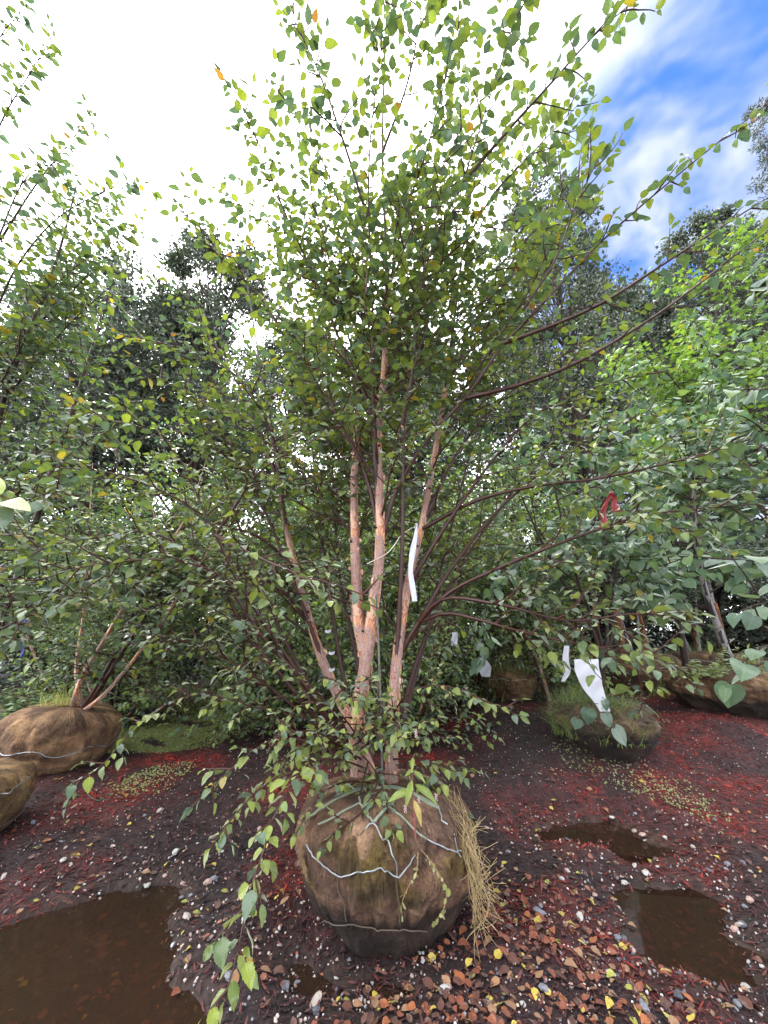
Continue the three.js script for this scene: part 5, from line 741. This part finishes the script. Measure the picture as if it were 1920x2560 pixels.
{
  const b1 = RAGGED, p1 = at(1512, 1500, 5.05); weed('bright lime weed with cut leaves on the ragged root ball at right', V(p1.x, b1.y + 0.46, p1.z), { n: 150, r: 0.3, h: 0.26, palette: LIME, weights: [3, 2, 2], size: [0.04, 0.07], seed: 91, kind: 'lime' });
  const p2 = at(1640, 1500, 4.9); weed('narrow-leaved weed at the right end of the ragged root ball', V(p2.x, b1.y + 0.5, p2.z), { n: 60, r: 0.16, h: 0.28, geos: G.lance, palette: LIME, weights: [1, 3, 1], size: [0.06, 0.12], seed: 92, kind: 'lime' });
  const p3 = onGround(1330, 1560); weed('leafy weed growing beside the low grassy ball', p3, { n: 90, r: 0.2, h: 0.34, geos: G.plain, palette: [[0.12, 0.19, 0.06], [0.09, 0.15, 0.06], [0.16, 0.24, 0.06]], weights: [2, 2, 1], size: [0.04, 0.07], seed: 93, kind: 'birch' });
  const p4 = gAt(-4.6, 5.9); weed('bright green leafy weeds behind the tan root ball', p4, { n: 420, r: 0.8, h: 0.55, geos: G.plain, palette: [[0.16, 0.30, 0.06], [0.20, 0.36, 0.06], [0.12, 0.24, 0.06]], weights: [2, 2, 1], size: [0.06, 0.10], seed: 94, kind: 'birch' });
  const p5 = onGround(1180, 1440); weed('patch of pale green weeds behind the red mulch heap', p5.add(V(-0.3, 0, -0.6)), { n: 260, r: 0.7, h: 0.4, geos: G.plain, palette: [[0.20, 0.28, 0.07], [0.15, 0.22, 0.07], [0.26, 0.33, 0.08]], weights: [2, 2, 1], size: [0.05, 0.09], seed: 95, kind: 'birch' });
  // big dark leaves standing on the grassy ball by the sheet
  const q = GRASSY, L = new Leaves(rngOf(96)), t = thing('weed', 'broad dark heart-leaved sprout in front of the white sheet', 'weed', V(q.x - 0.1, q.y + 0.45, q.z + 0.45)), T = new Geo(), o = t.position;
  for (const [x, y, s] of [[1270, 1535, 0.13], [1300, 1545, 0.12], [1318, 1575, 0.16], [1250, 1560, 0.10], [1300, 1520, 0.09]]) { const e = at(x, y - 14, 3.95); T.tube(curvePts([o.clone(), o.clone().lerp(e, 0.5).add(V(0, 0.06, 0)), e], 0.05), 0.0025, 4); L.add(e, V((x - 1285) / 60, -0.9, 0.35), V((x - 1285) / 80, 0.35, 1), s, 2); }
  twigPart(t, T, M.twig, 'stems'); emitLeaves(L, t, G.heart, { solo: 5, palette: HEART, kind: 'heart' });
}
// what grows on the middle ball
const surfM = mainBall.userData.surf; const tabM = []; for (let a = -1.75; a <= 1.75; a += 0.03) for (let v = 0.05; v < 0.99; v += 0.012) { const p = surfM(a, v).add(mainBall.position).add(birch.position), q = project(p); tabM.push([p, q.x, q.y, q.depth]); }
const ballAt = (zx, zy, lift = 0.012) => { const x = 587.6 + 0.3021 * zx, y = 1624.5 + 0.3021 * zy; let b = null, bd = 1e9; for (const t of tabM) { const d = (t[1] - x) ** 2 + (t[2] - y) ** 2 + t[3] * 60; if (d < bd) { bd = d; b = t; } } const c = V(0, 0.3, -2.6); return b[0].clone().add(b[0].clone().sub(c).normalize().multiplyScalar(lift)); };
{
  // smartweed: red stem, long bright leaves, pink spikes
  const z6 = (x, y, f) => at(432 + 0.4166 * x, 1469 + 0.4166 * y, f), base = z6(1118, 820, 2.17), t = thing('smartweed', 'weed with long bright lime leaves and a red stem on the middle ball', 'weed', base);
  const st = [base, z6(1112, 720, 2.2), z6(1105, 600, 2.24), z6(1103, 480, 2.28), z6(1107, 395, 2.3)]; stem('stem', t, st, 0.0035, 0.0018, std({ color: C(0.22, 0.03, 0.03), roughness: 0.5 }), 6, 0.02, 0);
  const L = new Leaves(rngOf(97)), put = (a, b, s, c, f = 2.27, g = 2.2) => { const p = z6(...a, f), e = z6(...b, g); L.add(p, e.clone().sub(p), V(0.1, 0.75, 0.7), e.distanceTo(p) * s, c); };
  put([1100, 515], [1070, 640], 1, 0); put([1098, 570], [975, 608], 1, 0, 2.26, 2.24); put([1112, 540], [1225, 610], 1, 1); put([1105, 470], [1160, 505], 1, 1); put([1105, 400], [1100, 460], 0.9, 2); put([1105, 470], [1075, 475], 0.9, 0); put([1108, 620], [1150, 730], 1, 3, 2.23, 2.15);
  emitLeaves(L, t, G.lance, { solo: 7, palette: [[0.34, 0.46, 0.05], [0.28, 0.40, 0.05], [0.40, 0.50, 0.06], [0.62, 0.45, 0.10]], kind: 'smart' });
  const pink = std({ color: C(0.62, 0.42, 0.46), roughness: 0.8 }); for (const [x, y, n] of [[1065, 690, 10], [1185, 612, 12], [1225, 628, 10], [1120, 300, 12], [1135, 640, 8]]) { const g = new Geo(), p = z6(x, y, 2.25).sub(base); for (let k = 0; k < n; k++) { const a = k * 2.4, y0 = p.y + k * 0.0032; g.tube([V(p.x + Math.cos(a) * 0.003, y0, p.z + Math.sin(a) * 0.003), V(p.x + Math.cos(a) * 0.006, y0 + 0.003, p.z + Math.sin(a) * 0.006), V(p.x + Math.cos(a) * 0.004, y0 + 0.006, p.z + Math.sin(a) * 0.004)], (q) => 0.0034 * Math.sin(0.5 + q * 2.2), 5); } mesh('flower_spike', g.build(), pink, t); }
  // two creepers with small round leaves
  [['creeper with round pale leaves trailing down the middle ball front', [[1030, 730], [1005, 860], [960, 960], [930, 1060], [915, 1140]]], ['creeper with yellow leaves trailing down the right of the middle ball', [[1050, 690], [1110, 770], [1170, 850], [1215, 930], [1235, 1010], [1200, 1110], [1150, 1190]]]].forEach(([label, l], k) => {
    const p = curvePts(l.map(([x, y]) => ballAt(x, y, 0.02)), 0.02), t2 = thing('creeper', label, 'creeper', p[0]), rng = rngOf(98 + k), L2 = new Leaves(rng); stem('stem', t2, p, 0.0022, 0.0012, std({ color: C(0.34, 0.20, 0.10), roughness: 0.7 }), 5, 0.02, 0);
    leafTwig(L2, p, { from: 0.05, gap: k ? 0.014 : 0.022, size: [0.012, 0.030], weights: [3, 2], hang: 0.6, rnd: 0.8, flatness: 0.5 }); emitLeaves(L2, t2, G.round, { solo: 60, palette: [[0.52, 0.52, 0.14], [0.36, 0.42, 0.08]], kind: 'creeper' });
  });
  // dry straw hanging over the right flank
  const rng = rngOf(99), g = new Geo(), root = at(965, 1725, 2.42);
  for (let k = 0; k < 46; k++) { const j = () => (rng() - 0.5), e = rng(), end = 1900 + 190 * rng() * rng() + 60 * e, p = [at(945 + 50 * rng(), 1695 + 60 * rng(), 2.45 + 0.1 * j()), at(980 + 36 * rng(), 1780 + 20 * j(), 2.33 + 0.1 * j()), at(1002 + 34 * rng(), 1850 + 20 * j(), 2.26 + 0.12 * j()), at(1014 + 44 * rng(), lerp(1850, end, 0.6), 2.24 + 0.12 * j()), at(1008 + 75 * rng(), end, 2.24 + 0.14 * j())]; const c = curvePts(p, 0.03).map((q, i) => q.add(V(0.010 * Math.sin(i * 0.5 + k * 2.1), 0, 0.010 * Math.cos(i * 0.4 + k * 3.3)))); g.tube(c.map((q) => q.sub(root)), 0.0007 + 0.0007 * rng(), 3); for (let b = 0; b < 3; b++) if (rng() < 0.6) { const i = Math.floor(c.length * (0.3 + 0.6 * rng())); g.tube(shoot(rng, c[i], rv(rng, 1.2).add(V(0.5, 0.1, 0.2)), 0.05 + 0.08 * rng(), { n: 4 }), 0.0010, 3); } }
  const straw = thing('dry_straw', 'bundle of dry yellow straw hanging over the right flank of the middle ball', 'straw', root); straw.userData.kind = 'stuff'; mesh('straw_strands', g.build(), M.straw, straw).userData.kind = 'stuff';
}
// ------------------------------------------------------------------ ribbons, tags, stake and cord
function sheet(pts, widths, side, thick = 0.0015, cols = 4, ripple = 0.006) {
  const g = new Geo(), n = pts.length, nrm = V(), row = (cols + 1) * 2;
  for (let k = 0; k < n; k++) { const t = pts[Math.min(n - 1, k + 1)].clone().sub(pts[Math.max(0, k - 1)]).normalize(); nrm.crossVectors(side, t).normalize(); for (const f of [1, -1]) for (let c = 0; c <= cols; c++) { const u = c / cols - 0.5, p = pts[k].clone().addScaledVector(side, u * widths[k]).addScaledVector(nrm, f * thick / 2 + ripple * Math.sin(u * 7 + k * 0.9)); g.p.push(p.x, p.y, p.z); g.u.push(u, k / n); } }
  for (let k = 0; k < n - 1; k++) { for (let c = 0; c < cols; c++) { const a = k * row + c, b = a + cols + 1; g.i.push(a, a + 1, a + row, a + 1, a + row + 1, a + row, b, b + row, b + 1, b + 1, b + row, b + row + 1); } const l = k * row, m2 = l + cols + 1, r = l + cols, q = l + row - 1; g.i.push(l, l + row, m2, m2, l + row, m2 + row, r, q, r + row, q, q + row, r + row); }
  return g.build(true);
}
function hung(name, label, category, l, w, mat, side = V(1, 0, 0.2), ripple = 0.004, group) { const p = curvePts(P(l), 0.02), o = p[0].clone(), ws = p.map((_, k) => { const t = k / (p.length - 1) * (w.length - 1), i = Math.min(w.length - 2, Math.floor(t)); return lerp(w[i], w[i + 1], t - i); }); const m = mesh(name, sheet(p.map((q) => q.sub(o)), ws, side.clone().normalize(), 0.0016, 4, ripple), mat); m.position.copy(o); return tag(m, label, category, group); }
hung('ribbon', 'long white ribbon hanging from a branch of the middle birch', 'ribbon', [[901, 1130, 2.62], [897, 1160, 2.6], [890, 1200, 2.6], [887, 1238, 2.6], [892, 1270, 2.6], [896, 1299, 2.6]], [0.008, 0.028, 0.042, 0.030, 0.038, 0.034], M.cloth);
{
  const knot = at(1320, 1066, 2.97), side = V(1, 0.1, 0.3).normalize(), strip = (l, w) => { const p = curvePts(P(l), 0.02).map((q) => q.sub(knot)); return sheet(p, p.map((_, k) => lerp(w[0], w[1], k / (p.length - 1))), side, 0.0016, 3, 0.007); };
  const m = mesh('ribbon', mergeGeometries([strip([[1320, 1064, 2.97], [1308, 1090, 2.98], [1302, 1112, 3.0], [1306, 1128, 3.0], [1298, 1146, 3.0]], [0.022, 0.060]), strip([[1319, 1066, 2.96], [1327, 1076, 2.97], [1326, 1088, 2.98], [1333, 1106, 2.98]], [0.022, 0.066]), new THREE.SphereGeometry(0.016, 8, 6)]), M.red); m.position.copy(knot); tag(m, 'red ribbon with two tails tied in the branches at right', 'ribbon');
}
hung('cloth_sheet', 'white cloth sheet hanging over the grassy root ball', 'cloth sheet', [[1266, 1424, 4.1], [1268, 1445, 4.07], [1275, 1470, 4.05], [1285, 1495, 4.04], [1297, 1515, 4.02], [1307, 1537, 4.0]], [0.22, 0.225, 0.21, 0.17, 0.12, 0.09], M.cloth, V(1, 0.05, 0.25), 0.010);
hung('tape', 'thin white tape strip hanging left of the white cloth sheet', 'tape', [[1224, 1395, 4.2], [1222, 1425, 4.2], [1226, 1450, 4.2], [1216, 1472, 4.2]], [0.05, 0.06, 0.06, 0.04], M.cloth);
hung('cloth_sheet', 'small white cloth scrap above the straw covered ball', 'cloth sheet', [[1040, 1420, 6.0], [1046, 1440, 6.0], [1050, 1462, 6.0]], [0.10, 0.20, 0.12], M.cloth, V(1, 0, 0.2), 0.012);
hung('tag', 'white tag just right of the birch stems', 'tag', [[983, 1366, 3.4], [982, 1380, 3.4], [981, 1394, 3.4]], [0.045, 0.05, 0.05], M.cloth);
[[708, 1363, 'highest of the three'], [716, 1410, 'middle one of the three'], [716, 1446, 'lowest of the three']].forEach(([x, y, w]) => hung('tag', `tiny white tag on a dark stem, ${w}`, 'tag', [[x - 6, y, 2.9], [x, y + 2, 2.9], [x + 7, y - 1, 2.9]], [0.018, 0.02, 0.018], M.cloth, V(0.1, 1, 0.1), 0.001, 'tiny white tags left of the stems'));
[[50, 1330, 'upper'], [46, 1392, 'lower']].forEach(([x, y, w]) => hung('ribbon', `${w} blue ribbon end among the leaves at left`, 'ribbon', [[x, y, 3.9], [x + 4, y + 14, 3.9], [x - 2, y + 28, 3.9]], [0.04, 0.05, 0.03], M.blue, V(1, 0, 0.2), 0.004, 'blue ribbon ends at left'));
{
  const p = P([[813, 1285, 2.56], [818, 1400, 2.54], [823, 1550, 2.52], [826, 1700, 2.52]]), o = p[3].clone(), m = mesh('stake', new Geo().tube(curvePts(p, 0.05).map((q) => q.sub(o)), 0.0065, 8, 1, 0.1, 3).build(), M.stake); m.position.copy(o); tag(m, 'thin weathered grey stake beside the birch stems', 'stake');
  const c = curvePts(P([[793, 1218, 2.6], [835, 1196, 2.57], [850, 1180, 2.58], [867, 1156, 2.62], [890, 1140, 2.64]]), 0.02), q = c[0].clone(), m2 = mesh('cord', new Geo().tube(c.map((v) => v.sub(q)), 0.0035, 6).build(), M.cord); m2.position.copy(q); tag(m2, 'pale cord stretched between two birch stems', 'cord');
  const l = [[188, 1722], [200, 1732], [215, 1736], [222, 1726], [236, 1720], [232, 1734], [215, 1730]].map(([x, y]) => onGround(x, y).add(V(0, 0.022, 0))), w = curvePts(l, 0.02), q3 = w[0].clone(), m3 = mesh('garden_wire', new Geo().tube(w.map((v) => v.sub(q3)), 0.003, 6).build(), std({ color: C(0.02, 0.10, 0.07), roughness: 0.4 })); m3.position.copy(q3); tag(m3, 'loop of dark green garden wire lying on the mulch', 'wire');
}
console.log('details');
renderer.render(scene, camera);
